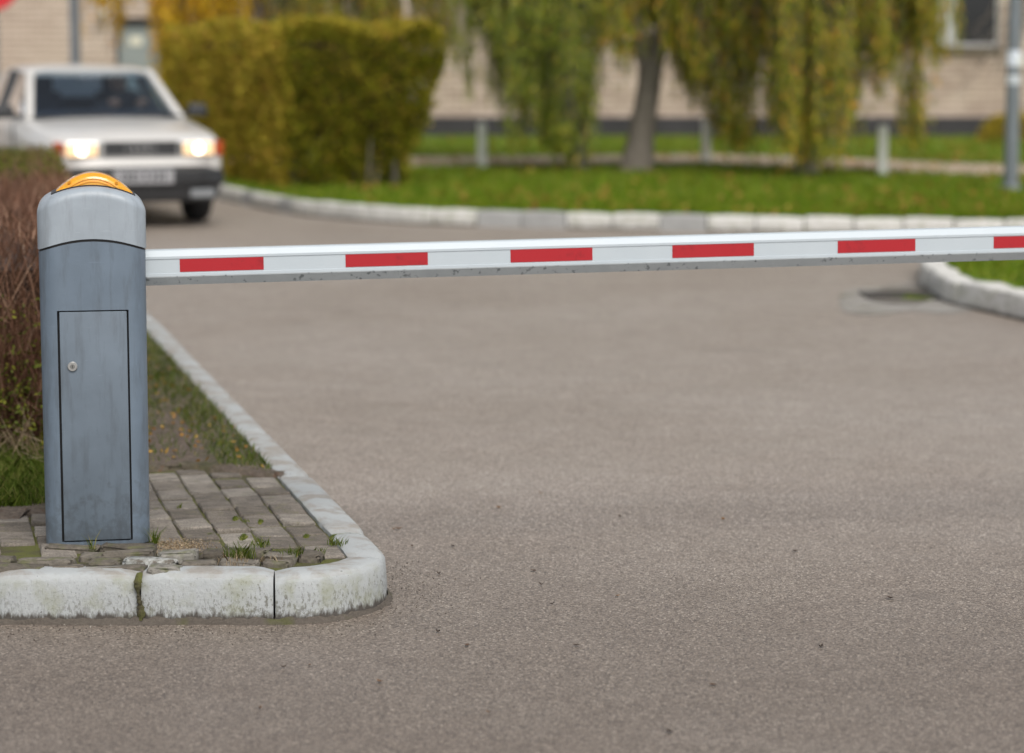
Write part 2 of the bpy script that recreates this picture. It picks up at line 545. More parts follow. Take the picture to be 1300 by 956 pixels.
def kerb(name, label, pc, joints, width, top, mats, step=.05, gap=.010, rough=.003, moss=True, tilt=.006):
    root = empty(name)
    tag(root, label, kind='structure')
    prof = [(0.0, -.04), (.002, .02), (.005, top * .55), (.008, top * .84), (.012, top - .013), (.021, top - .004), (.036, top), (width * .6, top + .002), (width - .014, top), (width - .003, top - .006), (width, top - .03), (width, -.04)]
    for j, (s0, s1) in enumerate(zip(joints, joints[1:])):
        n = max(3, int((s1 - s0) / step))
        dz = rnd.uniform(-tilt, tilt); dd = rnd.uniform(-tilt, tilt); tl = rnd.uniform(-tilt, tilt)
        rings = []
        for k in range(n + 1):
            q = k / n
            s = s0 + gap / 2 + (s1 - s0 - gap) * q
            p, d, nn = path_at(pc, s)
            e = min(k, n - k)
            sh = .009 if e == 0 else (.003 if e == 1 else 0.0)
            ring = []
            for (o, z) in prof:
                jo = rnd.gauss(0, rough); jz = rnd.gauss(0, rough * .7) if z > .03 else 0
                zz = z + dz * (z > 0) + tl * (q - .5) + jz - (sh if z > top * .7 else 0)
                oo = o + dd + jo + (sh if o < width * .5 else -sh)
                ring.append((p.x + nn.x * oo, p.y + nn.y * oo, zz))
            rings.append(ring)
        MB().loft(rings).build('kerb_stone', mats[j % len(mats)], root, smooth=50)
    return root


def offset_path(pc, off, n=160):
    L = pc[1][-1]
    out = []
    for k in range(n + 1):
        p, d, nn = path_at(pc, L * k / n)
        out.append((p.x + nn.x * off, p.y + nn.y * off))
    return out


# --- near island: front kerb, rounded corner, side kerb running back
KT = .135
A = at(0, 793); B = at(172, 797); C = at(350, 789)
yF = (A.y + B.y + C.y) / 3
sideA = at(415, 618, KT); sideB = at(361, 564, KT); sideC = at(205, 408, KT)
sd = (Vector((sideC.x, sideC.y)) - Vector((sideA.x, sideA.y))).normalized()
Rr = .30
perp = Vector((-sd.y, sd.x))           # towards the island
# arc tangent to the front line (y = yF) and to the side line
a0 = Vector((sideA.x, sideA.y))
cy_ = yF + Rr
sgn = a0 + perp * Rr
tt = (cy_ - sgn.y) / sd.y
cen = sgn + sd * tt
island = []
for x in (-9, -6, -4.5, -3.5, -2.6, -1.9, -1.3): island.append((x, yF))
island.append(((-1.3 + cen.x) / 2, yF))
th_end = math.atan2(-perp.y, -perp.x)
for k in range(15):
    th = -math.pi / 2 + (th_end + math.pi / 2) * k / 14
    island.append((cen.x + Rr * math.cos(th), cen.y + Rr * math.sin(th)))
tan_pt = Vector(island[-1])
for L_ in (.6, 1.5, 3, 5, 7.5, 10):
    q = tan_pt + sd * L_
    island.append((q.x, q.y))
for a_, b_ in ((-.35, .75), (-.75, 1.15), (-1.3, 1.4), (-2.2, 1.5), (-9, 1.7)): island.append((q.x + a_, q.y + b_))
PC1 = polyline(island)
KW = .125
j170 = s_of(PC1, at(172, 797)); j350 = s_of(PC1, at(350, 789)); j450 = s_of(PC1, at(452, 763))
js = [j170 - .40 - .98 * k for k in range(7, -1, -1)] + [j170, j350, j450]
s = j450 + .36
while s < PC1[1][-1] - .5:
    js.append(s); s += .98
kerb('kerb_island', 'white painted kerb of rounded stones wrapping the island with the barrier cabinet', PC1, js, KW, KT, [M['kerb']], gap=.007, step=.03, rough=.0007, tilt=.004)

# swept dirt lying along the foot of the near kerb
rg_ = []
for k in range(260):
    p, d, nn = path_at(PC1, j170 - 2.2 + 4.2 * k / 259)
    w_ = max(.001, .004 + .006 * math.sin(k * .31) * math.sin(k * .113 + 1) + rnd.uniform(-.003, .007))
    rg_.append([(p.x - nn.x * a_, p.y - nn.y * a_, z_) for a_, z_ in ((-.006, .018 + rnd.uniform(-.005, .005)), (w_ * .35, .008 + rnd.uniform(-.002, .002)), (w_, .0035), (w_ + .004, -.004))])
t = NT('gutter_dirt'); w = t.pos()
c = t.mix(t.noise(w, 90, 5, .7), (.055, .046, .037), (.165, .140, .117))
c = t.mix(t.ramp(t.noise(w, 7, 4), [(.56, 0), (.68, .7)]), c, (.085, .09, .025))
MB().loft(rg_, closed=False, cap0=False, cap1=False).build('gutter_dirt', t.bsdf(c, .95, t.bump(t.noise(w, 160, 5, .7), 1.0, .008)), bpy.data.objects['kerb_island'], smooth=70)

# verge: soil sheet inside the kerb, pavement in its near corner
INN = offset_path(PC1, KW - .004, 220)
PZ = .125       # paver surface
VZ = .134       # verge surface
back_edge = [Vector((-9, at(-260, 650, VZ).y, VZ)), at(-260, 650, VZ), at(0, 648, VZ), at(58, 644, VZ), at(125, 612, VZ), at(190, 592, VZ), at(270, 592, VZ), at(352, 601, VZ)]
be = [(p.x, p.y) for p in back_edge]
def near_s(q): return min(range(len(INN)), key=lambda k: (INN[k][0] - q[0]) ** 2 + (INN[k][1] - q[1]) ** 2)
iR = near_s(be[-1])
i0 = near_s((be[0][0], yF + KW))
pave_poly = INN[i0:iR + 1] + list(reversed(be))
bed = polyfill('pavement', pave_poly, PZ - .007, M['bed'])
tag(bed, 'small corner pavement of grey concrete pavers with mossy joints', kind='structure')
verge_poly = [be[k] for k in range(len(be))] + INN[iR:] + [(INN[-1][0], be[0][1])]
vg = MB()
# verge as a slab with a ragged soil edge
polyfill('verge_ground', verge_poly, VZ, M['soil'])
vgo = bpy.data.objects['verge_ground']; tag(vgo, 'bare soil verge behind the kerb', kind='structure')
lip = MB()
_e = Vector(be[-1]) + (Vector(be[-1]) - Vector(be[-2])).normalized() * .025
lp, cum = resample(be + [(_e.x, _e.y)], .05)
rings = []
for k in range(121):
    p, d, nn = path_at((lp, cum), cum[-1] - 2.4 * (1 - k / 120))
    tp = min(1.0, (120 - k) / 10)
    w_ = .010 + .022 * tp + .010 * math.sin(k * .7) * math.sin(k * 1.9) + rnd.uniform(-.006, .006)
    rings.append([(p.x - nn.x * a_, p.y - nn.y * a_, z_ - (1 - tp) * .010 + rnd.uniform(-.003, .003)) for a_, z_ in ((-.10, VZ - .008), (-.05, VZ + .006), (-.012, VZ + .009), (w_ * .6, VZ + .004), (w_, PZ + .002), (w_ + .006, PZ - .03))])
lipo = MB().loft(rings, closed=False, cap0=False, cap1=False).build('soil_lip', M['soil'], vgo, smooth=60)


def inpoly(x, y, poly):
    c = False; j = len(poly) - 1
    for i in range(len(poly)):
        xi, yi = poly[i]; xj, yj = poly[j]
        if (yi > y) != (yj > y) and x < (xj - xi) * (y - yi) / (yj - yi) + xi: c = not c
        j = i
    return c


def inpoly_np(P, poly):
    x, y = P[:, 0], P[:, 1]
    c = np.zeros(len(P), bool); j = len(poly) - 1
    for i in range(len(poly)):
        xi, yi = poly[i]; xj, yj = poly[j]
        if yi != yj:
            c ^= ((yi > y) != (yj > y)) & (x < (xj - xi) * (y - yi) / (yj - yi) + xi)
        j = i
    return c


# barrier frame of reference (needed to keep pavers clear of it)
BZ = .130
BYAW = math.atan2(.48, 2.67)
bf = at(125, 692.5, BZ)
ex = Vector((math.cos(BYAW), math.sin(BYAW), 0)); ey = Vector((-math.sin(BYAW), math.cos(BYAW), 0))
wpx = (at(191, 692.5, BZ) - at(58, 692.5, BZ)).dot(ex)
CWB = wpx                      # cabinet width
CDP = .30
corg = bf + ey * (CDP / 2)

# pavers: columns running back parallel to the side kerb
pmesh = []
for k in range(6):
    L_ = .157 if k < 4 else .085
    b = MB().box((0, 0, -.0275), (.1005, L_, .055))
    me = b.mesh('paver', smooth=40, bevel=(.005, 1))
    for v in me.vertices:
        v.co.x += rnd.uniform(-.0022, .0022); v.co.y += rnd.uniform(-.003, .003)
        if v.co.z > -.02: v.co.z += rnd.uniform(-.0015, .0015)
    me.materials.append(M['paver'])
    pmesh.append(me)
col_dir = sd; col_right = -perp
org = Vector((INN[iR][0], INN[iR][1]))
npv = 0
strip_y = yF + KW + .17         # in front of this the paving is broken up
for ci in range(-1, 46):
    c0 = org - col_right * (.057 + ci * .1055)
    ph = rnd.uniform(0, .2)
    for ri in range(-20, 15):
        p = c0 - col_dir * (ph + ri * .166)
        okk = True
        corners = []
        for a_, b_ in ((-.04, -.068), (.04, -.068), (.04, .068), (-.04, .068)):
            q = p + col_right * a_ + col_dir * b_
            corners.append(q)
        ins = [inpoly(q.x, q.y, pave_poly) for q in corners]
        short = False
        if not all(ins):
            ins2 = [inpoly((p + col_right * a_ + col_dir * b_).x, (p + col_right * a_ + col_dir * b_).y, pave_poly) for a_, b_ in ((-.03, -.035), (.03, -.035), (.03, .035), (-.03, .035))]
            if not all(ins2): continue
            short = True
        if min(q.y for q in corners) < strip_y + .04 * math.sin(ci * 1.7): continue
        lc = Vector((p.x, p.y, 0)) - Vector((corg.x, corg.y, 0))
        if abs(lc.dot(ex)) < CWB / 2 - .06 and abs(lc.dot(ey)) < CDP / 2 - .02: continue
        me = pmesh[rnd.randrange(4, 6)] if short else pmesh[rnd.randrange(4)]
        o = link('paver', me, bed)
        sag = -.010 * max(0, 1 - abs(p.y - (strip_y + .25)) / .2) * (p.x > bf.x)
        o.location = (p.x, p.y, PZ + rnd.uniform(-.003, .004) + sag * .3)
        o.rotation_euler = (rnd.gauss(0, .026), rnd.gauss(0, .022), math.atan2(-sd.x, sd.y) + rnd.gauss(0, .02))
        npv += 1

# broken edging stones between the pavers and the front kerb
edge = [(58, 691, 128, 698, 0), (127, 690, 200, 697, 0), (-60, 704, 20, 714, 0), (22, 706, 96, 716, 0), (-40, 716, 60, 723, 0), (62, 716, 108, 724, 0), (100, 702, 134, 709, 0), (112, 709, 154, 717, 0), (157, 706, 226, 717, 1),
        (128, 698, 198, 704, 0), (104, 717, 186, 725, 0), (188, 718, 232, 725, 0), (229, 708, 276, 721, 0), (255, 698, 300, 706, 0), (278, 708, 330, 718, 0), (283, 696, 345, 704, 0), (200, 698, 252, 706, 0),
        (335, 700, 378, 709, 0), (332, 710, 372, 716, 0), (380, 700, 412, 707, 0)]
for (u0, v0, u1, v1, wh) in edge:
    zt = PZ + .012 + rnd.uniform(-.004, .012)
    a_ = at(u0, (v0 + v1) / 2 - 2, zt); b_ = at(u1, (v0 + v1) / 2 - 2, zt)
    ln = max(.05, (b_ - a_).length - .006)
    me = MB().box((0, 0, -.03), (ln, .070 + rnd.uniform(-.012, .012), .06)).mesh('edge_stone', smooth=45, bevel=(.011, 2))
    bm = bmesh.new(); bm.from_mesh(me)
    bmesh.ops.subdivide_edges(bm, edges=bm.edges, cuts=1, use_grid_fill=True)
    for v in bm.verts: v.co += Vector((rnd.uniform(-.005, .005), rnd.uniform(-.005, .005), rnd.uniform(-.003, .003)))
    bm.to_mesh(me); bm.free()
    me.polygons.foreach_set('use_smooth', [True] * len(me.polygons))
    me.materials.append(M['edge_white'] if wh else M['edge_stone'])
    o = link('edge_stone', me, bed)
    mid = (a_ + b_) / 2
    o.location = (mid.x, mid.y, zt)
    o.rotation_euler = (rnd.gauss(0, .06), rnd.gauss(0, .035), rnd.gauss(0, .07) - (.12 if u0 > 240 else 0))

# --- far lawn with its white kerb
FK = [Vector((-40, at(-260, 178).y + 1.5, 0)), at(-260, 178), at(-60, 200), at(100, 217), at(200, 237), at(281, 254), at(338, 266), at(394, 275), at(511, 284.5), at(650, 289), at(820, 293), at(1000, 296.5), at(1300, 301), at(1600, 305), at(2300, 309)]
PC2 = resample(FK, .05)
L2 = PC2[1][-1]
js = [0.0]
while js[-1] < L2 - .6: js.append(js[-1] + .42)
def alternate(n):
    out = []
    r2 = random.Random(3)
    for k in range(n): out.append(M['kerb_grey'] if r2.random() < .30 else M['kerb_far'])
    return out
kerb('kerb_far', 'far kerb of white and bare grey stones edging the lawn', PC2, js, .13, .145, alternate(len(js)), step=.2, rough=.003, tilt=.006, gap=.014)
INN2 = offset_path(PC2, .126, 420)
lawn_poly = INN2 + [(60, INN2[-1][1]), (60, 60), (INN2[0][0], 60)]
lawn = polyfill('lawn', lawn_poly, .13, M['lawn'])
tag(lawn, 'green autumn lawn beyond the far kerb', kind='structure')
# footpath across the lawn
pp = [at(-300, 200, .14), at(300, 206, .14), at(520, 211, .14), at(700, 209, .14), at(900, 207, .14), at(1060, 213, .14), at(1200, 220, .14), at(1320, 223, .14), at(1800, 229, .14)]
qq = [at(1800, 213, .14), at(1320, 210, .14), at(1200, 207, .14), at(1060, 200, .14), at(900, 196, .14), at(700, 198, .14), at(520, 199, .14), at(300, 196, .14), at(-300, 190, .14)]
fp = polyfill('footpath', [(p.x, p.y) for p in pp + qq], .138, M['path'])
tag(fp, 'pinkish footpath across the lawn', kind='structure')

# --- right island
RK = [at(2100, 318), at(1700, 322), at(1400, 326), at(1270, 329), at(1205, 335), at(1176, 343), at(1167, 354), at(1172, 367), at(1201, 385), at(1245, 396), at(1300, 408), at(1420, 438), at(1600, 490)]
PC3 = resample(RK, .05)
js = [0.0]
while js[-1] < PC3[1][-1] - .5: js.append(js[-1] + .5)
kerb('kerb_corner', 'pale kerb with a rounded nose round the small grass corner beside the drain', PC3, js, .17, .16, [M['kerb_far']], step=.1, rough=.003, tilt=.005)
INN3 = offset_path(PC3, .166, 140)
isl = polyfill('grass_corner', INN3, .15, M['lawn'])
tag(isl, 'small grass corner behind the pale rounded kerb', kind='structure')

# drain hollow beside the right kerb: worn cement ring, dark middle with weeds
def blob(cu, cv, ru, rv, n=40, jit=.12, seed=1):
    r2 = random.Random(seed); ph = [r2.uniform(0, 6.28) for _ in range(4)]
    out = []
    for k in range(n):
        th = 2 * math.pi * k / n
        m = 1 + jit * (math.sin(2 * th + ph[0]) + .6 * math.sin(3 * th + ph[1]) + .4 * math.sin(5 * th + ph[2]))
        p = at(cu + ru * m * math.cos(th), cv + rv * m * math.sin(th))
        out.append((p.x, p.y))
    return out
dr = polyfill('drain_apron', blob(1158, 381, 86, 22, jit=.20, seed=4), .004, M['apron'])
tag(dr, 'pale worn cement patch round a road drain beside the rounded kerb', kind='structure')
t = NT('damp_silt'); w = t.pos()
c = t.mix(t.noise(w, 7, 5), (.085, .075, .062), (.17, .15, .125))
silt = polyfill('silt', blob(1158, 375, 52, 11, jit=.16, seed=9), .008, t.bsdf(c, .55, t.bump(t.noise(w, 40, 4), .4, .01)), dr)
gp = at(1140, 377)
gm = MB()
for k in range(7): gm.box((0, (k - 3) * .055, .012), (.40, .022, .016))
gm.box((-.205, 0, .012), (.03, .40, .018)); gm.box((.205, 0, .012), (.03, .40, .018))
gr = gm.build('drain_grate', plain('cast_iron', (.05, .045, .04), .6, .3, 20), dr)
gr.location = (gp.x, gp.y, 0)

# ------------------------------------------------------------------ road barrier
BAR = empty('road_barrier', (corg.x, corg.y, BZ), BYAW)
tag(BAR, 'blue grey road barrier with amber lamp on top and red striped white boom lowered', 'barrier')
Yb = bf.y
HC = aty(120, 238, Yb).z - BZ                 # cap crown height
zs_mid = aty(120, 305, Yb).z - BZ             # seam, middle
zs_edge = aty(50, 318.5, Yb).z - BZ           # seam at the sides
ztop_edge = aty(50, 258, Yb).z - BZ
hw = CWB / 2


def rrect(w, d, r, n=8, z=None):
    pts = []
    for cx_, cy_, a0_ in ((w - r, -(d - r), -90), (w - r, d - r, 0), (-(w - r), d - r, 90), (-(w - r), -(d - r), 180)):
        for k in range(n + 1):
            a_ = R(a0_ + 90 * k / n)
            pts.append((cx_ + r * math.cos(a_), cy_ + r * math.sin(a_)))
    # extra points along the long front and back so that arches are smooth
    out = []
    for i, p in enumerate(pts):
        q = pts[(i + 1) % len(pts)]
        out.append(p)
        if math.hypot(q[0] - p[0], q[1] - p[1]) > .05:
            for k in range(1, 16): out.append((p[0] + (q[0] - p[0]) * k / 16, p[1] + (q[1] - p[1]) * k / 16))
    return out


def seam(x): return zs_mid - (zs_mid - zs_edge) * (min(abs(x), hw) / hw) ** 2


tap = 1.018                                   # body widens a touch towards the top
def ring(w, d, r, zf, k=1.0): return [(x * k, y * k, zf(x * k)) for x, y in rrect(w, d, r)]
levels = [0, .012, .2, .4, .6, .75]
rings = []
for q in levels:
    rings.append([(x * (1 + (tap - 1) * q / HC), y, q) for x, y in rrect(hw, CDP / 2, .058)])
rings.append([(x * tap * .998, y, seam(x) - .004) for x, y in rrect(hw, CDP / 2, .058)])
body_o = MB().loft(rings).build('cabinet', M['cab'], BAR, smooth=45)
# door opening
dx0 = (at(79, 692.5, BZ) - bf).dot(ex); dx1 = (at(169, 692.5, BZ) - bf).dot(ex)
dz1 = aty(122, 394, Yb).z - BZ; dz0 = .012
cut = MB().box(((dx0 + dx1) / 2, -CDP / 2, (dz0 + dz1) / 2), (dx1 - dx0, .044, dz1 - dz0)).build('cut', None)
bo = body_o.modifiers.new('opening', 'BOOLEAN'); bo.operation = 'DIFFERENCE'; bo.object = cut; bo.solver = 'EXACT'
cut.parent = BAR
bpy.context.view_layer.update()
dg = bpy.context.evaluated_depsgraph_get()
nm = bpy.data.meshes.new_from_object(body_o.evaluated_get(dg))
body_o.modifiers.clear(); body_o.data = nm; nm.materials.clear(); nm.materials.append(M['cab'])
nm.polygons.foreach_set('use_smooth', [True] * len(nm.polygons)); nm.set_sharp_from_angle(angle=R(40))
bpy.data.objects.remove(cut)
g = .0058
door = MB().box(((dx0 + dx1) / 2 + .0005, -CDP / 2 + .0075, (dz0 + dz1) / 2), (dx1 - dx0 - 2 * g, .0165, dz1 - dz0 - 2 * g + .004)).build('door', M['door'], BAR, smooth=40, bevel=(.0025, 2))
MB().box(((dx0 + dx1) / 2, -CDP / 2 + .0195, (dz0 + dz1) / 2), (dx1 - dx0 - .001, .003, dz1 - dz0 - .001)).build('door_gasket', M['rubber'], BAR)
lk = (at(97, 692.5, BZ) - bf).dot(ex); lz = aty(97, 464.5, Yb).z - BZ
lb = MB()
def disc(mb, cx_, y0, y1, cz_, r0, r1, n=24):
    return mb.loft([[(cx_ + r0 * math.cos(2 * math.pi * k / n), y0, cz_ + r0 * math.sin(2 * math.pi * k / n)) for k in range(n)],
                    [(cx_ + r1 * math.cos(2 * math.pi * k / n), y1, cz_ + r1 * math.sin(2 * math.pi * k / n)) for k in range(n)]])
disc(lb, lk, -CDP / 2 + .004, -CDP / 2 - .006, lz, .0150, .0135)
lock = lb.build('lock', M['steel'], door, smooth=30, bevel=(.001, 1))
sl = MB(); disc(sl, lk, -CDP / 2 - .0055, -CDP / 2 - .0072, lz, .0072, .0068)
sl.build('lock_barrel', plain('lock_core', (.22, .22, .21), .4, Metallic=.7), BAR, smooth=30).parent = door
MB().box((lk, -CDP / 2 - .0073, lz), (.0016, .001, .008)).build('keyhole', M['rubber'], door)
# black seam under the cap
MB().loft([[(x * tap * .985, y * .985, seam(x) - .006) for x, y in rrect(hw, CDP / 2, .056)], [(x * tap * .985, y * .985, seam(x) + .006) for x, y in rrect(hw, CDP / 2, .056)]]).build('seam_gasket', M['rubber'], BAR)
# cap
cw = hw * tap + .002
cd = CDP / 2 + .003
ztc = HC
zte = ztop_edge
def ztop(x): return ztc - (ztc - zte) * (min(abs(x), cw) / cw) ** 2.0
fr = .030
rings = [[(x, y, seam(x) + .0035) for x, y in rrect(cw, cd, .060)]]
rings.insert(0, [(x * .97, y * .97, seam(x) + .0045) for x, y in rrect(cw, cd, .060)])
rings.append([(x, y, .5 * seam(x) + .5 * (ztop(x) - fr)) for x, y in rrect(cw, cd, .060)])
for k in range(0, 9):
    a_ = R(90 * k / 8)
    ins = fr * (1 - math.cos(a_)); dz = fr * math.sin(a_) - fr
    kx = (cw - ins) / cw; ky = (cd - ins) / cd
    rings.append([(x * kx, y * ky, ztop(x * kx) + dz) for x, y in rrect(cw, cd, .060)])
for kk in (.7, .4, .12):
    b_ = kk
    rings.append([(x * (cw - fr) / cw, y * (cd - fr) / cd * b_, ztop(x * (cw - fr) / cw)) for x, y in rrect(cw, cd, .060)])
MB().loft(rings, cap0=False).build('cap', M['cap'], BAR, smooth=60)
# amber lamp: a shallow arched lens lying across the cap
bx0 = (aty(66, 247, Yb) - bf).dot(ex); bx1 = (aty(171, 247, Yb) - bf).dot(ex)
bzt = aty(118, 222, Yb).z - BZ
bcx = (bx0 + bx1) / 2; bhw = (bx1 - bx0) / 2
def ltop(x): return (ztop(bcx + bhw) + .002) + (bzt - ztop(bcx + bhw) - .002) * (1 - (abs(x - bcx) / bhw) ** 2.0)
n = 28
def lens(y0, y1, shrink, drop, name, mat, bev):
    rings = []
    for k in range(n + 1):
        x = bcx + bhw * shrink * (-1 + 2 * k / n)
        tz = ltop(bcx + (x - bcx) / shrink) - drop
        bz_ = ztop(x) - .012
        tz = max(tz, bz_ + .004)
        h_ = tz - bz_
        e = min(.012, h_ * .45)
        rings.append([(x, y0, bz_), (x, y1, bz_), (x, y1, tz - e), (x, y1 - e, tz), (x, y0 + e, tz), (x, y0, tz - e)])
    return MB().loft(rings).build(name, mat, BAR, smooth=50)
lamp = lens(-.075, .075, 1.0, 0, 'lamp_lens', M['amber'], None)
for dy, dzz in ((-.0765, .0155), (-.0768, .024)):
    b = MB()
    pts = []
    for k in range(n + 1):
        x = bcx + bhw * .66 * (-1 + 2 * k / n)
        pts.append((x, dy, ltop(x) - dzz - .006 * (abs(x - bcx) / (bhw * .66)) ** 2))
    b.tube(pts, .0007, 5).build('lens_rib', M['amber_dark'], lamp, smooth=40)
for sx_ in (-1, 1):
    x = bcx + sx_ * bhw * .58
    d_ = MB(); disc(d_, x, -.070, -.0775, ztop(x) + .018, .0045, .004)
    d_.build('lens_screw', M['amber_dark'], lamp, smooth=30)
rg = []
for k in range(n + 1):
    x = bcx + bhw * 1.03 * (-1 + 2 * k / n)
    rg.append([(x, y, ztop(x) + z) for y, z in ((-.082, -.01), (.082, -.01), (.082, .0035), (-.082, .0035))])
MB().loft(rg).build('lamp_gasket', M['rubber'], BAR, smooth=50)

# boom: extruded profile along local +x, rising very slightly
BL = 4.15
bx = hw * .55
pL = lambda u, v: aty(u, v, 0)
Yr0 = (corg + ex * hw).y
zb0 = aty(190, 361.5, Yr0).z - BZ; zt0 = aty(190, 318, Yr0).z - BZ
xr = 2.9
def boom_at_u(u):
    # local x where the boom crosses column u
    c = (u - CX) / FPX
    lo, hi = 0, 5
    for _ in range(50):
        m = (lo + hi) / 2
        P = corg + ex * m
        z = BZ + zb0 + .05
        depth = P.y * math.cos(PITCH) - (z - CAMZ) * math.sin(PITCH)
        if P.x / depth < c: lo = m
        else: hi = m
    return lo
x1300 = boom_at_u(1299)
P1300 = corg + ex * x1300
zb1 = aty(1299, 328.5, P1300.y).z - BZ
rise = math.atan2(zb1 - zb0, x1300 - hw)
BH = zt0 - zb0 + .002
ROT = Matrix.Rotation(-rise, 4, 'Y')
BO = Vector((hw, 0, zb0))
prof = [(-.020, 0), (-.034, .026), (-.034, .0335), (-.0325, .034), (-.0325, BH - .0265), (-.0345, BH - .026), (-.0345, BH - .019), (-.022, BH - .003), (-.016, BH), (.016, BH), (.034, BH - .02), (.034, .024), (.020, 0)]
def boom_prof(pr, xa, xb):
    return [[BO + ROT @ Vector((x, y, z)) for y, z in pr] for x in (xa, xb)]
boom = MB().loft(boom_prof([p for p in prof[1:-1]], -.06, BL)).build('boom', M['boom'], BAR, smooth=25)
MB().loft(boom_prof([(-.0205, -.001), (-.0348, .0232), (-.0348, .0262), (.0348, .0262), (.0348, .0232), (.0205, -.001)], -.06, BL)).build('boom_seal', M['seal'], boom, smooth=25)
MB().loft(boom_prof([(-.0335, BH - .0262), (-.0335, BH - .0250), (-.033, BH - .0250), (-.033, BH - .0262)], -.05, BL)).build('boom_groove', plain('groove_dark', (.12, .13, .14), .6), boom)
MB().loft(boom_prof([(-.036, -.002), (-.036, BH + .001), (.036, BH + .001), (.036, -.002)], BL, BL + .018)).build('boom_end_cap', M['rubber'], boom)
zlo, zhi = .0375, BH - .0275
stripes = [(228, 334), (437.5, 541.5), (646, 749.5), (850.5, 953.5), (1059.5, 1157.5), (1256.5, 1353)]
for (u0, u1) in stripes + [(1451, 1545), (1640, 1730)]:
    xa, xb = boom_at_u(u0) - hw, boom_at_u(u1) - hw
    if xb > BL - .02: break
    z0_, z1_ = zlo + rnd.uniform(-.0008, .0008), zhi + rnd.uniform(-.0008, .0008)
    r_ = [[BO + ROT @ Vector((x, y, z)) for y, z in ((-.0337, z0_), (-.0337, z1_), (-.031, z1_), (-.031, z0_))] for x in (xa, xb)]
    MB().loft(r_).build('red_stripe', M['red'], boom)
# shaft collar where the boom leaves the cabinet
MB().loft([[BO + Vector((x, y, z)) for y, z in ((-.040, .010), (-.040, BH - .008), (.040, BH - .008), (.040, .010))] for x in (-.05, .003)]).build('boom_collar', M['rubber'], BAR, bevel=(.004, 1))
# bolted base plate under the cabinet
MB().box((0, .0, -.012), (CWB * .90, CDP * .86, .03)).build('base_plate', M['rubber'], BAR)

# ------------------------------------------------------------------ building behind the lawn
FY = 41.0
BLD = empty('brick_building', (0, FY, 0))
tag(BLD, 'long pale brick building with dark plinth behind the trees and lawn', 'building')
t = NT('silicate_brick'); w = t.pos()
rv = t.math('ADD', t.math('MULTIPLY', t.island(), .6), t.math('MULTIPLY', t.orand(), .4))
c = t.ramp(rv, [(0, (.42, .340, .285)), (.5, (.55, .460, .395)), (1, (.66, .575, .505))])
stn = t.ramp(t.noise(w, .5, 5, .6), [(.3, (.82, .76, .72)), (.7, (1.12, 1.10, 1.06))])
c = t.mix(1.0, c, stn, 'MULTIPLY')
M['brick'] = t.bsdf(c, .9, t.bump(t.noise(w, 40, 4), .4, .006))
M['mortar'] = plain('mortar', (.13, .11, .09), .95, .2, 8)
M['plinth'] = plain('plinth_render', (.040, .038, .042), .9, .35, 3)
M['wframe'] = plain('white_window_frame', (.50, .51, .50), .45, .08)
t = NT('dark_glass')
M['pane'] = t.bsdf((.012, .014, .017), .06, Specular_IOR_Level=.6)
M['curtain'] = plain('net_curtain', (.55, .56, .57), .9, .1, 12)
M['doorpaint'] = plain('grey_green_door', (.24, .265, .26), .5, .15, 5)
M['roof'] = plain('roof_felt', (.06, .06, .06), .9, .2, 3)
MB().box((0, 5.1, 3.35), (34, 9.98, 5.8)).build('wall', M['mortar'], BLD)
MB().box((0, 5.06, .22), (34.3, 10.36, .44)).build('plinth', M['plinth'], BLD)
rf = MB().box((0, 5.0, 6.36), (35, 11, .22)).build('roof', M['roof'], BLD)
MB().box((0, -.52, 6.2), (35, .05, .5)).build('fascia', M['wframe'], rf)
WINS = [(7.17, 8.20, 1.64, 3.1), (4.1, 5.3, 1.64, 3.1), (-4.3, -3.1, 1.64, 3.1), (10.4, 11.6, 1.64, 3.1), (.6, 1.8, 2.3, 3.1), (-10.6, -9.4, 1.64, 3.1)]
WINS2 = [(x - .6, x + .6, 4.1, 5.5) for x in (-12.5, -9.2, -5.9, -2.6, .7, 4.0, 7.3, 10.6)]
DOOR = (-6.68, -5.90, .1, 2.05)
holes = WINS + WINS2 + [DOOR]
BH_, BW_ = .104, .265
rest = []
small = MB().box((0, 0, 0), (.25, .10, .088)).mesh('brick')
small.materials.append(M['brick'])
nb = 0
for r_ in range(58):
    z = .45 + BH_ * r_ + .044
    for k in range(-66, 66):
        x = k * BW_ + (BW_ / 2 if r_ % 2 else 0)
        if abs(x) > 16.8: continue
        x0, x1 = x - .125, x + .125
        hit = False
        for (a_, b_, c_, d_) in holes:
            if z + .044 > c_ and z - .044 < d_:
                if x0 >= a_ and x1 <= b_: hit = True; break
                if x0 < a_ < x1: x1 = a_
                elif x0 < b_ < x1: x0 = b_
        if hit or x1 - x0 < .03: continue
        if -8.75 < x < -5.7 and .7 < z < 2.45 and x1 - x0 > .249 and nb < 290:
            o = link('brick', small, BLD); o.location = (x, .05 + rnd.uniform(-.003, .003), z); nb += 1
        else:
            rest.append((x0, x1, z - .044, z + .044, rnd.uniform(-.003, .003)))
bv = []
for (x0, x1, z0, z1, dy) in rest:
    y0, y1 = dy, .10
    A_ = (x0, y0, z0); B_ = (x1, y0, z0); C_ = (x1, y0, z1); D_ = (x0, y0, z1)
    E_ = (x0, y1, z0); F_ = (x1, y1, z0); G_ = (x1, y1, z1); H_ = (x0, y1, z1)
    bv.append(((A_, B_, C_, D_, E_, F_, G_, H_)))
mb = MB()
fs = [(0, 1, 2, 3), (3, 2, 6, 7), (1, 5, 6, 2), (0, 3, 7, 4), (0, 4, 5, 1)]
for q in bv: mb.add(q, fs)
me = bpy.data.meshes.new('brickwork'); me.from_pydata(mb.v, [], mb.f); me.materials.append(M['brick'])
tag(link('brickwork', me, BLD), kind='stuff')
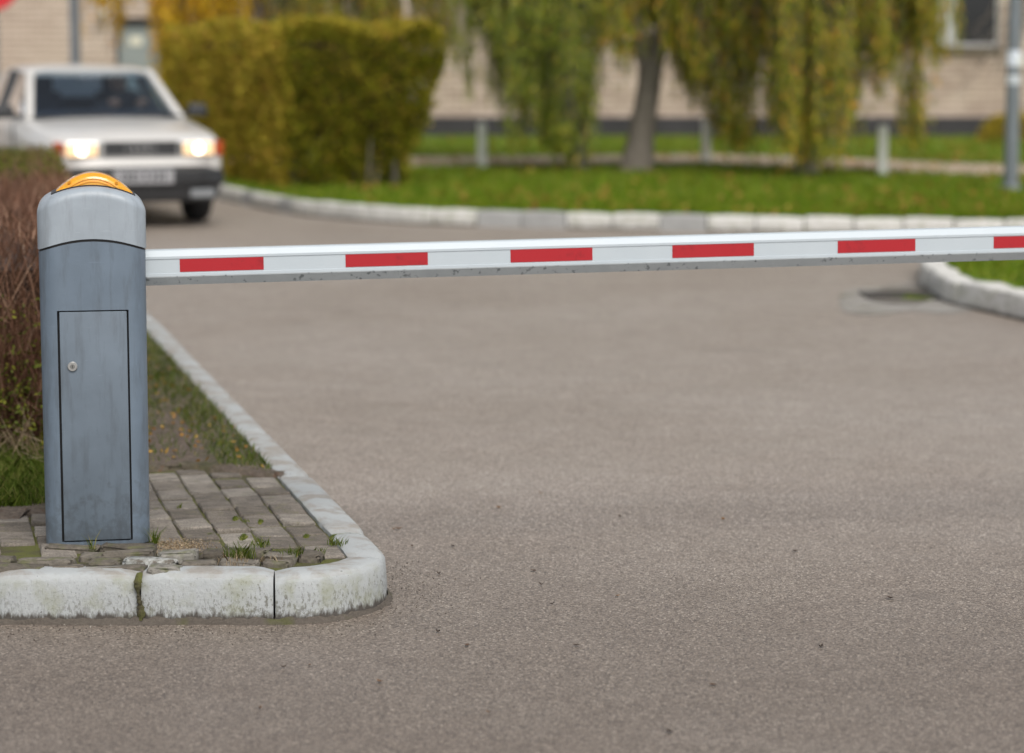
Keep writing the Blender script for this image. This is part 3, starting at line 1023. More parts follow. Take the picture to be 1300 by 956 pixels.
for (a_, b_, c_, d_) in WINS + WINS2:
    wd = MB().box(((a_ + b_) / 2, .105, (c_ + d_) / 2), (b_ - a_, .02, d_ - c_)).build('window', M['pane'], BLD)
    fr_ = MB()
    for x in (a_ + .02, b_ - .02, a_ + (b_ - a_) * .27): fr_.box((x, .075, (c_ + d_) / 2), (.04, .05, d_ - c_))
    for z in (c_ + .02, d_ - .02): fr_.box(((a_ + b_) / 2, .077, z), (b_ - a_ - .08, .046, .04))
    fr_.build('window_frame', M['wframe'], wd)
    if a_ == 7.17: MB().box((a_ + .15, .092, (c_ + d_) / 2), (.24, .004, d_ - c_ - .1)).build('curtain', M['curtain'], wd)
    MB().box(((a_ + b_) / 2, -.02, c_ - .03), (b_ - a_ + .12, .2, .05)).build('window_sill', plain('brown_sill', (.20, .17, .145), .6), wd)
dd = MB().box(((DOOR[0] + DOOR[1]) / 2, .09, 1.03), (DOOR[1] - DOOR[0] - .10, .05, 1.9)).build('door', M['doorpaint'], BLD, bevel=(.006, 1))
df = MB()
for x in (DOOR[0] + .025, DOOR[1] - .025): df.box((x, .06, 1.03), (.05, .11, 1.98))
df.box(((DOOR[0] + DOOR[1]) / 2, .058, 2.025), (DOOR[1] - DOOR[0], .12, .05))
df.build('door_frame', M['plinth'], dd)
pn = aty(172, 52, FY)
MB().box((pn.x, .058, pn.z), (.22, .006, .14)).build('notice', plain('paper', (.66, .63, .52), .8, .1), dd)
hb = MB().tube([(DOOR[0] + .12, .06, 1.0), (DOOR[0] + .12, .01, 1.0), (DOOR[0] + .12, .01, 1.14), (DOOR[0] + .12, .06, 1.14)], .01, 6).build('door_handle', M['steel'], dd)
lp_ = aty(131, 17, FY)
wl = MB().tube([(lp_.x, .0, lp_.z + .1), (lp_.x, -.12, lp_.z + .12), (lp_.x, -.14, lp_.z + .06)], .02, 8)
wlo = wl.build('wall_lamp', M['wframe'], BLD, smooth=40)
b = MB(); rg = []
for k in range(7):
    a_ = math.pi * k / 6
    rr = .085 * math.sin(a_) + .004
    rg.append([(lp_.x + rr * math.cos(2 * math.pi * j / 12), -.14 + rr * math.sin(2 * math.pi * j / 12), lp_.z - .09 * math.cos(a_)) for j in range(12)])
b.loft(rg).build('lamp_globe', plain('opal_glass', (.72, .74, .76), .25, .03), wlo, smooth=60)

# ------------------------------------------------------------------ posts, lamp post, signs
M['galv'] = plain('galvanised_grey', (.17, .19, .21), .5, .2, 9, Metallic=.25)
M['white_post'] = plain('white_post_paint', (.64, .65, .62), .7, .15, 9)
for (u, vt, vb, lab) in ((612, 157, 213, 'short white post on the lawn beside the clipped hedge'), (896, 155, 206, 'short white post on the lawn behind the weeping tree with the bare trunk'), (1120, 161, 222, 'short white post on the lawn beside the pinkish footpath')):
    bs = at(u, vb, .13)
    h_ = aty(u, vt, bs.y).z - .13
    po = empty('white_post', (bs.x, bs.y, .13))
    tag(po, lab, 'post', 'short white posts on the lawn')
    MB().box((0, 0, h_ / 2 - .02), (.115, .115, h_ + .02), taper=.92).build('shaft', M['white_post'], po, bevel=(.012, 2))
    MB().box((0, 0, h_ + .005), (.125, .125, .03), taper=.6).build('post_cap', M['white_post'], po, bevel=(.006, 1))

lb_ = at(1283, 241, .13)
LP = empty('lamp_post', (lb_.x, lb_.y, .13))
tag(LP, 'tall grey metal lamp post standing on the lawn by the footpath', 'lamp post')
MB().tube([(0, 0, -.05), (0, 0, .02), (0, 0, 3), (.0, 0, 6.2), (.02, 0, 6.6)], [.078, .076, .066, .05, .045], 20).build('pole', M['galv'], LP, smooth=40)
MB().tube([(.02, 0, 6.55), (.1, -.1, 6.9), (.4, -.5, 7.1), (.7, -.9, 7.12)], .03, 10).build('arm', M['galv'], LP, smooth=40)
MB().box((.85, -1.1, 7.1), (.24, .5, .12), Matrix.Rotation(R(37), 3, 'Z'), taper=.7).build('lamp_head', M['galv'], LP, bevel=(.03, 2))
MB().tube([(0, 0, -.02), (0, 0, .05)], [.13, .11], 20).build('base_collar', M['galv'], LP, smooth=40)
for vv, hh, rr, mm in ((74, .16, .076, plain('paper_sticker', (.62, .66, .74), .6, .25, 12)), (101, .10, .074, plain('faded_sticker', (.50, .53, .57), .6, .25, 12))):
    zz = aty(1288, vv, lb_.y).z - .13
    pts = []
    MB().tube([(0, 0, zz - hh / 2), (0, 0, zz + hh / 2)], [.0745, .0735], 20).build('sticker_band', mm, LP, smooth=40)
MB().box((.055, -.055, aty(1288, 78, lb_.y).z - .13), (.06, .05, .12)).build('cable_box', M['white_post'], LP, bevel=(.008, 1))

gp_ = at(100, 214, .13)
gpz = 31.9
gx = aty(95.5, 60, gpz)
GP = empty('steel_post', (gx.x, gpz, .1))
tag(GP, 'bluish grey steel post rising behind the car roof', 'post')
MB().tube([(0, 0, -.05), (0, 0, 5.0)], [.074, .070], 18).build('pole', M['galv'], GP, smooth=40)
MB().tube([(0, 0, 5.0), (0, 0, 5.05)], [.076, .05], 18).build('post_cap', M['galv'], GP, smooth=40)
MB().tube([(0, 0, -.02), (0, 0, .04)], [.12, .1], 18).build('base_collar', M['galv'], GP, smooth=40)

RS = empty('road_sign', (aty(-7, 0, 34).x, 34, .1))
tag(RS, 'round red road sign in front of the brick wall', 'sign')
MB().tube([(0, .05, 0), (0, .05, 2.85)], .028, 12).build('sign_pole', M['galv'], RS, smooth=40)
sz = aty(-7, -18, 34).z - .1
d_ = MB(); disc(d_, 0, .015, -.004, sz, .335, .335, 40); sf = d_.build('sign_plate', plain('sign_red', (.55, .02, .03), .4, .08), RS, smooth=40)
MB().box((0, -.0065, sz), (.46, .004, .10)).build('white_bar', M['wframe'], sf)

# ------------------------------------------------------------------ foliage
M['bark'] = None
t = NT('grey_bark'); w = t.obj()
c = t.mix(t.noise(t.map(w, (9, 9, 2.5)), 1.0, 5, .65), (.085, .072, .058), (.24, .21, .18))
M['bark'] = t.bsdf(c, .9, t.bump(t.noise(t.map(w, (22, 22, 5)), 1.0, 5, .7), 1.0, .03))
M['willow'] = leafmat('willow_leaf', [(0, (.060, .080, .008)), (.4, (.140, .160, .014)), (.7, (.235, .215, .024)), (.88, (.36, .25, .035)), (1, (.44, .18, .03))], k=1.8)
M['willow_green'] = leafmat('willow_leaf_green', [(0, (.080, .118, .014)), (.5, (.150, .190, .024)), (.85, (.25, .25, .036)), (1, (.36, .26, .045))], k=1.6)
M['yellow'] = leafmat('yellow_leaf', [(0, (.20, .14, .010)), (.4, (.46, .28, .014)), (.8, (.60, .36, .02)), (1, (.50, .20, .02))], k=1.5)
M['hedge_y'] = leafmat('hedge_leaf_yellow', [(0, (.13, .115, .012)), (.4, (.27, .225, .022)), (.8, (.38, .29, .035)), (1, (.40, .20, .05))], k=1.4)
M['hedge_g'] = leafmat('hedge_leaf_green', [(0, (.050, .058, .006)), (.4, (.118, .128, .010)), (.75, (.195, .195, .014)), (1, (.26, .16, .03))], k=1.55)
M['twig'] = leafmat('brown_twig', [(0, (.055, .022, .016)), (.45, (.140, .062, .045)), (.8, (.225, .115, .085)), (1, (.34, .22, .16))], .7, .0)
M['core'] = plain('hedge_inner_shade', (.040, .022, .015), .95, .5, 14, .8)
M['grass'] = leafmat('grass_blade', [(0, (.048, .082, .010)), (.5, (.088, .138, .018)), (.85, (.145, .185, .030)), (1, (.30, .24, .10))], .5, .3)
M['grass_far'] = leafmat('lawn_blade', [(0, (.065, .125, .006)), (.5, (.125, .210, .010)), (.85, (.20, .27, .018)), (1, (.36, .28, .06))], .5, .3, 1.12)
M['dry'] = leafmat('dry_stem', [(0, (.16, .11, .07)), (.6, (.32, .24, .16)), (1, (.46, .37, .26))], .8, .1)
M['shoot'] = leafmat('green_shoot_leaf', [(0, (.05, .07, .012)), (.6, (.11, .135, .02)), (1, (.22, .21, .03))], .5, .3)


def twigs(P, D, L, r):
    """thin three-sided twigs as separate quads"""
    n = len(P)
    D = D / np.linalg.norm(D, axis=1, keepdims=True)
    U = np.cross(D, rand_unit(n)); U /= np.linalg.norm(U, axis=1, keepdims=True) + 1e-9
    V_ = np.cross(D, U)
    L = np.asarray(L).reshape(-1, 1); r = np.asarray(r).reshape(-1, 1)
    T = P + D * L
    quads = []
    ang = [0, 2.094, 4.189]
    for a_, b_ in ((0, 1), (1, 2), (2, 0)):
        ca, sa, cb, sb = math.cos(ang[a_]), math.sin(ang[a_]), math.cos(ang[b_]), math.sin(ang[b_])
        quads.append(np.stack([P + (U * ca + V_ * sa) * r, P + (U * cb + V_ * sb) * r, T + (U * cb + V_ * sb) * r * .45, T + (U * ca + V_ * sa) * r * .45], axis=1))
    return np.stack(quads, axis=1).reshape(-1, 3)


def strands(spec, leafL=.115, leafW=.019, pitch=.034):
    """hanging willow shoots. spec: list of (u0, u1, Y0, Y1, z_bottom, z_jitter, count, z_top)"""
    LV, LD, TP, TD, TL = [], [], [], [], []
    for (u0, u1, Y0, Y1, zb, zj, cnt, zt) in spec:
        tot = int(cnt * 3.0)
        bund = []
        for k in range(max(2, tot // 4)):
            # a bundle of shoots stands at its own distance; column limits are converted at the middle of the clump
            bund.append((aty(rnd.uniform(u0, u1), 60, (Y0 + Y1) / 2).x, rnd.uniform(Y0, Y1), zb + abs(rnd.gauss(0, zj * 1.5)) - .08))
        for k in range(tot):
            bX, bY, bzb = rnd.choice(bund)
            X = bX + rnd.gauss(0, .07); Y = bY + rnd.gauss(0, .10)
            z1 = max(.16, bzb + abs(rnd.gauss(0, .22)))
            z0 = zt + rnd.uniform(-.6, .6)
            n_ = max(6, int((z0 - z1) / pitch))
            q = np.linspace(0, 1, n_)
            sw = rnd.uniform(-.16, .16); sw2 = rnd.uniform(-.16, .16); ph = rnd.uniform(0, 6.28)
            xs = X + sw * (1 - q) ** 1.5 + .03 * np.sin(q * 7 + ph)
            ys = Y + sw2 * (1 - q) ** 1.5 + .03 * np.cos(q * 6 + ph)
            zs = z0 + (z1 - z0) * q
            pts = np.stack([xs, ys, zs], 1)
            thin = (np.sin(zs * 5.1 + X * 9) + np.sin(zs * 2.3 + Y * 7 + ph * .3) + nr.normal(0, .7, n_)) > -.75
            pts_all = pts; pts = pts[thin]; n_ = len(pts)
            LV.append(pts)
            a_ = nr.uniform(0, 2 * np.pi, n_)
            LD.append(np.stack([.55 * np.cos(a_), .55 * np.sin(a_), -np.ones(n_) * .9], 1))
            st = pts_all[::8]
            if len(st) > 1:
                TP.append(st[:-1]); dv = st[1:] - st[:-1]
                TL.append(np.linalg.norm(dv, axis=1)); TD.append(dv)
    P = np.concatenate(LV); D = np.concatenate(LD)
    return leaf_quads(P, D, leafL, leafW, .3), twigs(np.concatenate(TP), np.concatenate(TD), np.concatenate(TL), np.full(len(np.concatenate(TL)), .0035))


def crown_cloud(c, rx, rz, n, L=.10, Wd=.024):
    d = rand_unit(n); rr = nr.uniform(.35, 1, n) ** .5
    P = np.array(c) + d * rr[:, None] * np.array([rx, rx, rz])
    clump = np.sin(P[:, 0] * 2.3) + np.sin(P[:, 1] * 2.1 + 1) + np.sin(P[:, 2] * 2.6)
    P = P[clump > -.9]
    D = np.zeros_like(P); D[:, 2] = -1
    return leaf_quads(P, D, L, Wd, .9)


def tree(name, label, base, limbs, spec, mat, crown, group=None, leafW=.024, pitch=.034):
    root = empty(name, base)
    tag(root, label, 'tree', group)
    b = Vector(base)
    mb = MB()
    for pts, rad in limbs: mb.tube(pts, rad, 12)
    mb.build('trunk', M['bark'], root, smooth=60)
    lq, tq = strands(spec, leafW=leafW, pitch=pitch)
    allv = [lq] + [crown_cloud(*c_) for c_ in crown]
    V = np.concatenate(allv) - np.array(base)
    tag(np_mesh('crown', V, 4, mat, root), kind='stuff')
    tag(np_mesh('hanging_shoots', tq - np.array(base), 4, M['bark'], root), kind='stuff')
    return root


def rel(base, u, v, Y):
    p = aty(u, v, Y)
    return p - Vector(base)


# willow with the bare trunk
bA = at(808, 217, .13); YA = bA.y
bA_ = (bA.x, bA.y, .13)
r_ = lambda u, v, dy=0: rel(bA_, u, v, YA + dy)
limbsA = [([(-.02, 0, -.1), r_(809, 214), r_(813, 180), r_(819, 140), r_(824, 108), r_(826, 84)], [.27, .21, .165, .145, .14, .15]),
          ([r_(826, 90), r_(836, 60), r_(846, 25), r_(856, -20), r_(872, -120), r_(900, -330)], [.125, .115, .105, .10, .085, .04]),
          ([r_(825, 90), r_(815, 62, .1), r_(800, 30, .2), r_(784, -10, .3), r_(750, -120, .6), r_(720, -320, 1.0)], [.12, .095, .085, .08, .065, .03]),
          ([r_(846, 25), r_(880, -40, -.4), r_(930, -140, -.9), r_(960, -300, -1.2)], [.07, .06, .05, .02]),
          ([r_(800, 30, .2), r_(770, -60, -.5), r_(700, -180, -1.0)], [.06, .05, .02])]
specA = [(740, 960, YA - 1.5, YA + 1.5, 1.55, .35, 70, 3.8), (850, 900, YA - 1, YA + 1, .85, .4, 14, 3.7), (745, 800, YA - 1, YA + 1.5, 1.15, .45, 34, 3.8), (752, 772, YA + .2, YA + 1.4, .75, .4, 9, 3.6), (790, 850, YA - .6, YA + 1.5, 1.50, .3, 48, 3.9), (835, 915, YA - 1, YA + 1.5, 1.15, .4, 62, 3.8),
         (845, 885, YA - .6, YA + 1, .95, .4, 16, 3.6), (915, 957, YA - 1.2, YA + .6, .30, .35, 62, 3.6), (880, 925, YA - .5, YA + 1, .70, .3, 20, 3.6)]
tree('willow_tree', 'weeping tree whose bare grey forked trunk shows below its hanging shoots', bA_, limbsA, specA, M['willow'], [((bA.x, bA.y, 5.2), 2.9, 1.6, 6000)], 'weeping trees on the lawn')

# second willow: its shoots hide the trunk nearly to the grass
bB = at(730, 214, .13); YB = bB.y
bB_ = (bB.x, bB.y, .13)
r_ = lambda u, v, dy=0: rel(bB_, u, v, YB + dy)
limbsB = [([(0, 0, -.1), r_(731, 205), r_(728, 150), r_(722, 80), r_(716, 0), r_(708, -140), r_(700, -330)], [.21, .155, .13, .12, .11, .08, .03]),
          ([r_(722, 80), r_(690, 0, .2), r_(650, -120, .3), r_(610, -250, .4)], [.08, .07, .05, .02]),
          ([r_(716, 0), r_(750, -80, .2), r_(770, -220, .2)], [.07, .05, .02])]
specB = [(575, 750, YB - 1.5, YB + 1.5, 1.45, .4, 50, 3.8), (655, 690, YB - 1, YB + 1, .5, .3, 22, 3.8), (690, 748, YB - 1.5, YB + .3, .22, .35, 105, 3.8), (622, 692, YB - 1, YB + 1, .62, .5, 82, 3.8), (640, 690, YB - 1.2, YB, .30, .3, 16, 3.6), (570, 622, YB - .5, YB + 1, 1.3, .5, 30, 3.9), (574, 604, YB - .5, YB + .5, .9, .4, 7, 3.9)]
tree('willow_tree', 'weeping tree whose green shoots hang to the grass and hide its trunk', bB_, limbsB, specB, M['willow_green'], [((bB.x - .3, bB.y, 5.2), 2.7, 1.5, 6000)], 'weeping trees on the lawn')

# third willow, to the right
bC = at(1024, 222, .13); YC = bC.y
bC_ = (bC.x, bC.y, .13)
r_ = lambda u, v, dy=0: rel(bC_, u, v, YC + dy)
limbsC = [([(0, 0, -.1), r_(1024, 210), r_(1022, 150), r_(1026, 80), r_(1034, 0), r_(1040, -140), r_(1030, -320)], [.19, .14, .12, .11, .10, .07, .03]),
          ([r_(1026, 80), r_(1070, 10, .2), r_(1120, -80, .3), r_(1165, -190, .4)], [.08, .07, .05, .02]),
          ([r_(1034, 0), r_(1000, -80, -.3), r_(975, -200, -.5)], [.06, .05, .02])]
specC = [(955, 1190, YC - 1.5, YC + 1.2, 1.5, .35, 75, 3.8), (1058, 1100, YC - .8, YC + .6, .55, .35, 18, 3.7), (985, 1058, YC - 1.4, YC + .4, .24, .35, 112, 3.8), (955, 990, YC - .5, YC + 1, 1.50, .3, 24, 3.9), (1055, 1108, YC - 1, YC + 1, .75, .35, 52, 3.8), (1095, 1190, YC - .6, YC + 1, 1.45, .3, 62, 3.9),
         (1150, 1168, YC - .6, YC + .2, .28, .3, 13, 3.5), (1105, 1150, YC - .6, YC + .6, 1.2, .3, 16, 3.7), (1165, 1215, YC - .3, YC + .6, 1.25, .4, 9, 3.6)]
tree('willow_tree', 'weeping tree with olive shoots beside the white post by the footpath', bC_, limbsC, specC, M['willow'], [((bC.x + .3, bC.y, 5.2), 2.7, 1.5, 6000)], 'weeping trees on the lawn')

# yellow tree behind the hedge
bD = at(338, 204, .13); YD = bD.y
bD_ = (bD.x, bD.y, .13)
r_ = lambda u, v, dy=0: rel(bD_, u, v, YD + dy)
limbsD = [([(0, 0, -.1), r_(338, 195), r_(340, 100), r_(344, 0), r_(348, -150), r_(350, -350)], [.2, .15, .13, .115, .08, .03]),
          ([r_(342, 40), r_(300, -40, .2), r_(250, -130, .3), r_(180, -220, .4)], [.07, .06, .045, .02]),
          ([r_(344, 0), r_(400, -90, .2), r_(470, -180, .2)], [.07, .055, .02])]
specD = [(205, 270, YD - 1, YD + .6, .9, .5, 90, 3.6), (262, 335, YD - 1, YD + 1, 1.35, .35, 56, 3.6), (104, 152, YD - .5, YD + 1, 1.62, .25, 14, 3.4), (150, 210, YD - .5, YD + 1, 1.95, .2, 16, 3.4)]
tree('yellow_tree', 'autumn yellow tree rising behind the clipped hedge', bD_, limbsD, specD, M['yellow'], [((bD.x - .6, bD.y, 4.9), 2.2, 1.3, 4500)], None, leafW=.03)
# olive tree behind the hedge top
bE = at(470, 203, .13); YE = bE.y
bE_ = (bE.x, bE.y, .13)
r_ = lambda u, v, dy=0: rel(bE_, u, v, YE + dy)
limbsE = [([(0, 0, -.1), r_(470, 190), r_(468, 90), r_(466, 0), r_(462, -150), r_(460, -350)], [.18, .14, .12, .10, .07, .03]),
          ([r_(467, 30), r_(430, -50, .2), r_(390, -150, .3)], [.06, .05, .02]), ([r_(466, 0), r_(520, -90, .2), r_(560, -200, .2)], [.06, .05, .02])]
specE = [(330, 470, YE - 1, YE + 1, 1.45, .3, 88, 3.7), (470, 575, YE - 1, YE + 1, 1.3, .35, 78, 3.7)]
tree('willow_tree', 'olive green weeping tree standing directly behind the clipped hedge', bE_, limbsE, specE, M['willow'], [((bE.x, bE.y, 5.0), 2.3, 1.4, 4500)], 'weeping trees on the lawn')

# bare twiggy tree by the window at the right
bF = at(1352, 214, .13)
bF_ = (bF.x, bF.y, .13)
TF = empty('bare_tree', bF_); tag(TF, 'bare thin tree drooping its leafless twigs before the brick wall and window', 'tree')
YF_ = bF.y
r_ = lambda u, v, dy=0: rel(bF_, u, v, YF_ + dy)
mb = MB()
mb.tube([(0, 0, -.1), r_(1352, 120), r_(1348, 20), r_(1340, -120), r_(1336, -250)], [.09, .07, .055, .04, .015], 10)
mb.build('trunk', M['bark'], TF, smooth=60)
mb = MB()
for k in range(16):
    v0 = rnd.uniform(-120, 20); uu = rnd.uniform(1195, 1290); ve = rnd.uniform(50, 125)
    dy = rnd.uniform(-.8, .8)
    a_ = r_(1346, v0); e_ = r_(uu, ve, dy)
    m1 = a_.lerp(e_, .35) + Vector((0, 0, .28)); m2 = a_.lerp(e_, .7) + Vector((0, 0, .20))
    mb.tube([a_, m1, m2, e_], [.014, .010, .007, .003], 5)
    for j in range(4):
        s_ = a_.lerp(e_, rnd.uniform(.4, .95)) + Vector((0, 0, .15))
        mb.tube([s_, s_ + Vector((rnd.uniform(-.3, .15), rnd.uniform(-.2, .2), rnd.uniform(-.35, .05)))], [.005, .002], 4)
tag(mb.build('branches', M['bark'], TF, smooth=60), kind='stuff')


# --- clipped hedge at the road bend
def prism_shell(foot, z0, z1, n, thick, faces_w=None):
    """random points near the outer shell of an upright prism; returns P, outward dirs, face index (-1 top)"""
    foot = [np.array(f) for f in foot]
    m_ = len(foot)
    lens_ = [np.linalg.norm(foot[(i + 1) % m_] - foot[i]) for i in range(m_)]
    cx_ = sum(foot) / m_
    areas = [l * (z1 - z0) * (faces_w[i] if faces_w else 1) for i, l in enumerate(lens_)]
    top_a = lens_[0] * lens_[1]
    tot = sum(areas) + top_a
    P, D, I = [], [], []
    for i in range(m_):
        k = int(n * areas[i] / tot)
        a_, b_ = foot[i], foot[(i + 1) % m_]
        s_ = nr.uniform(0, 1, k)[:, None]
        q = a_ + (b_ - a_) * s_
        nn = np.array([(b_ - a_)[1], -(b_ - a_)[0]]); nn /= np.linalg.norm(nn)
        if np.dot(nn, (a_ + b_) / 2 - cx_) < 0: nn = -nn
        z = nr.uniform(z0, z1, k)
        bulge = .05 * np.sin(s_[:, 0] * lens_[i] * 4.1 + i) * np.sin(z * 5.0 + i * 2) + .035 * np.sin(s_[:, 0] * lens_[i] * 11 + z * 9)
        round_ = np.clip((z - (z1 - .22)) / .22, 0, 1) ** 2 * .10
        off = bulge - round_ - np.abs(nr.normal(0, thick, k)) + (nr.uniform(0, 1, k) < .06) * nr.uniform(0, .12, k)
        p3 = np.concatenate([q + nn * off[:, None], z[:, None]], 1)
        P.append(p3); D.append(np.tile(np.array([nn[0], nn[1], .35]), (k, 1))); I.append(np.full(k, i))
    k = int(n * top_a / tot)
    s_ = nr.uniform(0, 1, (k, 2))
    a_, b_, d_ = foot[0], foot[1], foot[-1]
    q = a_ + (b_ - a_) * s_[:, :1] + (d_ - a_) * s_[:, 1:]
    z = z1 + .03 * np.sin(q[:, 0] * 6) * np.sin(q[:, 1] * 5) - np.abs(nr.normal(0, thick * .7, k))
    P.append(np.concatenate([q, z[:, None]], 1)); D.append(np.tile(np.array([0, 0, 1.]), (k, 1))); I.append(np.full(k, -1))
    return np.concatenate(P), np.concatenate(D), np.concatenate(I)


h0 = at(363, 240, .13)
H0_ = (h0.x, h0.y)
H1_ = (h0.x + 1.66, h0.y + .55)
ld = Vector((-.40, .915)).normalized()
H3_ = (h0.x + ld.x * 4.7, h0.y + ld.y * 4.7)
H2_ = (H1_[0] + ld.x * 4.2, H1_[1] + ld.y * 4.2)
hz1 = aty(363, 30, h0.y).z
HD = empty('clipped_hedge', (h0.x, h0.y, .13))
tag(HD, 'tall box clipped hedge in yellow and olive leaf at the road bend', 'hedge')
P, D, I = prism_shell([H0_, H1_, H2_, H3_], .15, hz1, 84000, .06, [1.6, 1.0, .35, 1.2])
keep = ~((P[:, 2] < .4) & (nr.uniform(0, 1, len(P)) > .35 + (P[:, 2] - .10) / .4) & (I == 0))
# ragged right-hand lower edge
keep &= ~((I == 0) & (P[:, 0] > H0_[0] + 1.30 + .45 * (P[:, 2] - .2)) & (P[:, 2] < .6))
P, D, I = P[keep], D[keep], I[keep]
gaps = np.sin(P[:, 0] * 7 + P[:, 2] * 5) * np.sin(P[:, 2] * 8 - P[:, 1] * 3) + nr.normal(0, .5, len(P))
P, D, I = P[gaps > -1.1], D[gaps > -1.1], I[gaps > -1.1]
zf = np.clip((P[:, 2] - .2) / (hz1 - .2), 0, 1)
sxx = np.clip((P[:, 0] - (H0_[0] - .437 * (P[:, 1] - H0_[1]) / 1.0)) / 1.9, 0, 1)
P[:, 0] -= .42 * sxx * (1 - zf) ** 1.4
edge_d = np.where(I == 3, 1.0, 1 - sxx)
P[:, 2] -= np.where(zf > .8, .10 * np.clip(1 - edge_d / .22, 0, 1) ** 2, 0) * (1 + .5 * np.sin(P[:, 1] * 2))
P[:, 2] += np.where(zf > .85, .045 * np.sin(P[:, 0] * 5.3) + .03 * np.sin(P[:, 1] * 7.1), 0)
org_ = np.array([h0.x, h0.y, .13])
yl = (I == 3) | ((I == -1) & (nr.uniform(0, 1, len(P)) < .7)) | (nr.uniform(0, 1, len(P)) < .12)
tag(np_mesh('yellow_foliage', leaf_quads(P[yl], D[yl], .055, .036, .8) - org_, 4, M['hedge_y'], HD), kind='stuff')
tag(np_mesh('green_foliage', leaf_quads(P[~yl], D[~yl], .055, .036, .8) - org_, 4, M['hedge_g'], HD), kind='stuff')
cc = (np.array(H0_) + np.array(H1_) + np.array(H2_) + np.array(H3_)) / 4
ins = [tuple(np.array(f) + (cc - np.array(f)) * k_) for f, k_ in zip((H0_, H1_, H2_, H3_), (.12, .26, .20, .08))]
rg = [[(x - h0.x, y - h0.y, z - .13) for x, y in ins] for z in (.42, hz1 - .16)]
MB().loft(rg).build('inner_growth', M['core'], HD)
mb = MB()
for k in range(60):
    s_ = rnd.random(); dpt = rnd.uniform(.1, .5)
    f = Vector(H0_).lerp(Vector(H1_ if k % 2 else H3_), s_ * .85)
    f = f + (Vector(cc) - f).normalized() * dpt
    l_ = Vector((f.x - h0.x, f.y - h0.y, -.03))
    mb.tube([l_, l_ + Vector((rnd.uniform(-.08, .08), rnd.uniform(-.08, .08), .55))], [.014, .008], 5)
tag(mb.build('stems', M['bark'], HD, smooth=60), kind='stuff')

# --- low brown hedge behind the barrier cabinet
BX0, BY0 = -1.44, 8.42
BX1, BY1 = -2.86, 15.2
BWID = 2.3
HT = .93
LH = empty('brown_hedge', (BX0, BY0, VZ))
tag(LH, 'low reddish brown twiggy hedge nearly leafless behind the barrier cabinet', 'hedge')
foot = [(BX0 - BWID, BY0), (BX0, BY0), (BX1, BY1), (BX1 - BWID, BY1)]
P, D, I = prism_shell(foot, VZ + .02, HT, 56000, .08, [2.8, 1.2, .3, .3])
D = D * .35 + np.array([0, 0, .9]) + nr.normal(0, .42, D.shape)
L_ = nr.uniform(.05, .20, len(P)); L_[I == -1] *= .55
top_clip = P[:, 2] + L_ * D[:, 2] / np.linalg.norm(D, axis=1)
xr_ = BX0 + (BX1 - BX0) * (P[:, 1] - BY0) / (BY1 - BY0)
D[:, 0] = np.where(P[:, 0] > xr_ - .15, -np.abs(D[:, 0]) * .5, D[:, 0])
k_ = top_clip < HT + .05 * nr.uniform(-.4, 1, len(P)) + .02
org_ = np.array([BX0, BY0, VZ])
tag(np_mesh('twigs', twigs(P[k_], D[k_], L_[k_], nr.uniform(.0010, .0026, k_.sum())) - org_, 4, M['twig'], LH), kind='stuff')
# longer main stems in the near face
n_ = 420
P = np.stack([nr.uniform(BX0 - 1.0, BX0 - .16, n_), BY0 + np.abs(nr.normal(0, .10, n_)), nr.uniform(VZ, VZ + .25, n_)], 1)
D = np.stack([nr.normal(0, .33, n_), nr.normal(-.05, .22, n_), np.ones(n_)], 1)
tag(np_mesh('main_stems', twigs(P, D, nr.uniform(.25, .5, n_), nr.uniform(.002, .0045, n_)) - org_, 4, M['twig'], LH), kind='stuff')
# sparse leaves low in the near face and at the far end of the top
n_ = 5200
P = np.stack([nr.uniform(BX0 - 1.0, BX0 + .05, n_), BY0 + nr.normal(-.02, .08, n_), VZ + np.abs(nr.normal(.22, .16, n_))], 1)
P = P[P[:, 2] < .72]
n2 = 13000
P2 = np.stack([nr.uniform(0, 1, n2), nr.uniform(.35, 1, n2) ** .6], 1)
P2 = np.stack([BX0 + (BX1 - BX0) * P2[:, 1] - P2[:, 0] * 1.8, BY0 + (BY1 - BY0) * P2[:, 1], HT + nr.normal(.0, .022, n2)], 1)
Pa = np.concatenate([P, P2])
Dd = np.tile(np.array([0, -.3, .5]), (len(Pa), 1))
tag(np_mesh('remaining_leaves', leaf_quads(Pa, Dd, .021, .012, 1.0) - org_, 4, M['shoot'], LH), kind='stuff')
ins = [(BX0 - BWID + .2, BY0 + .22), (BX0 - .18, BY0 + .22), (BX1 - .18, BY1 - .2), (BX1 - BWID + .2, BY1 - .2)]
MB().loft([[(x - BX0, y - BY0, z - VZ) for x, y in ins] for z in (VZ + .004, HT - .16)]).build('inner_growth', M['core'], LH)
# dry stems at the foot of the hedge
n_ = 240
P = np.stack([nr.uniform(BX0 - .8, BX0 - .05, n_), nr.uniform(8.12, 8.42, n_), nr.uniform(VZ, VZ + .05, n_)], 1)
D = np.stack([nr.normal(-.1, .5, n_), nr.normal(-.1, .4, n_), np.abs(nr.normal(.5, .3, n_))], 1)
dg_ = np_mesh('dry_grass', twigs(P, D, nr.uniform(.08, .22, n_), nr.uniform(.0009, .0018, n_)), 4, M['dry'])
tag(dg_, 'pale dry grass stems at the foot of the brown hedge', 'dry grass', kind='stuff')

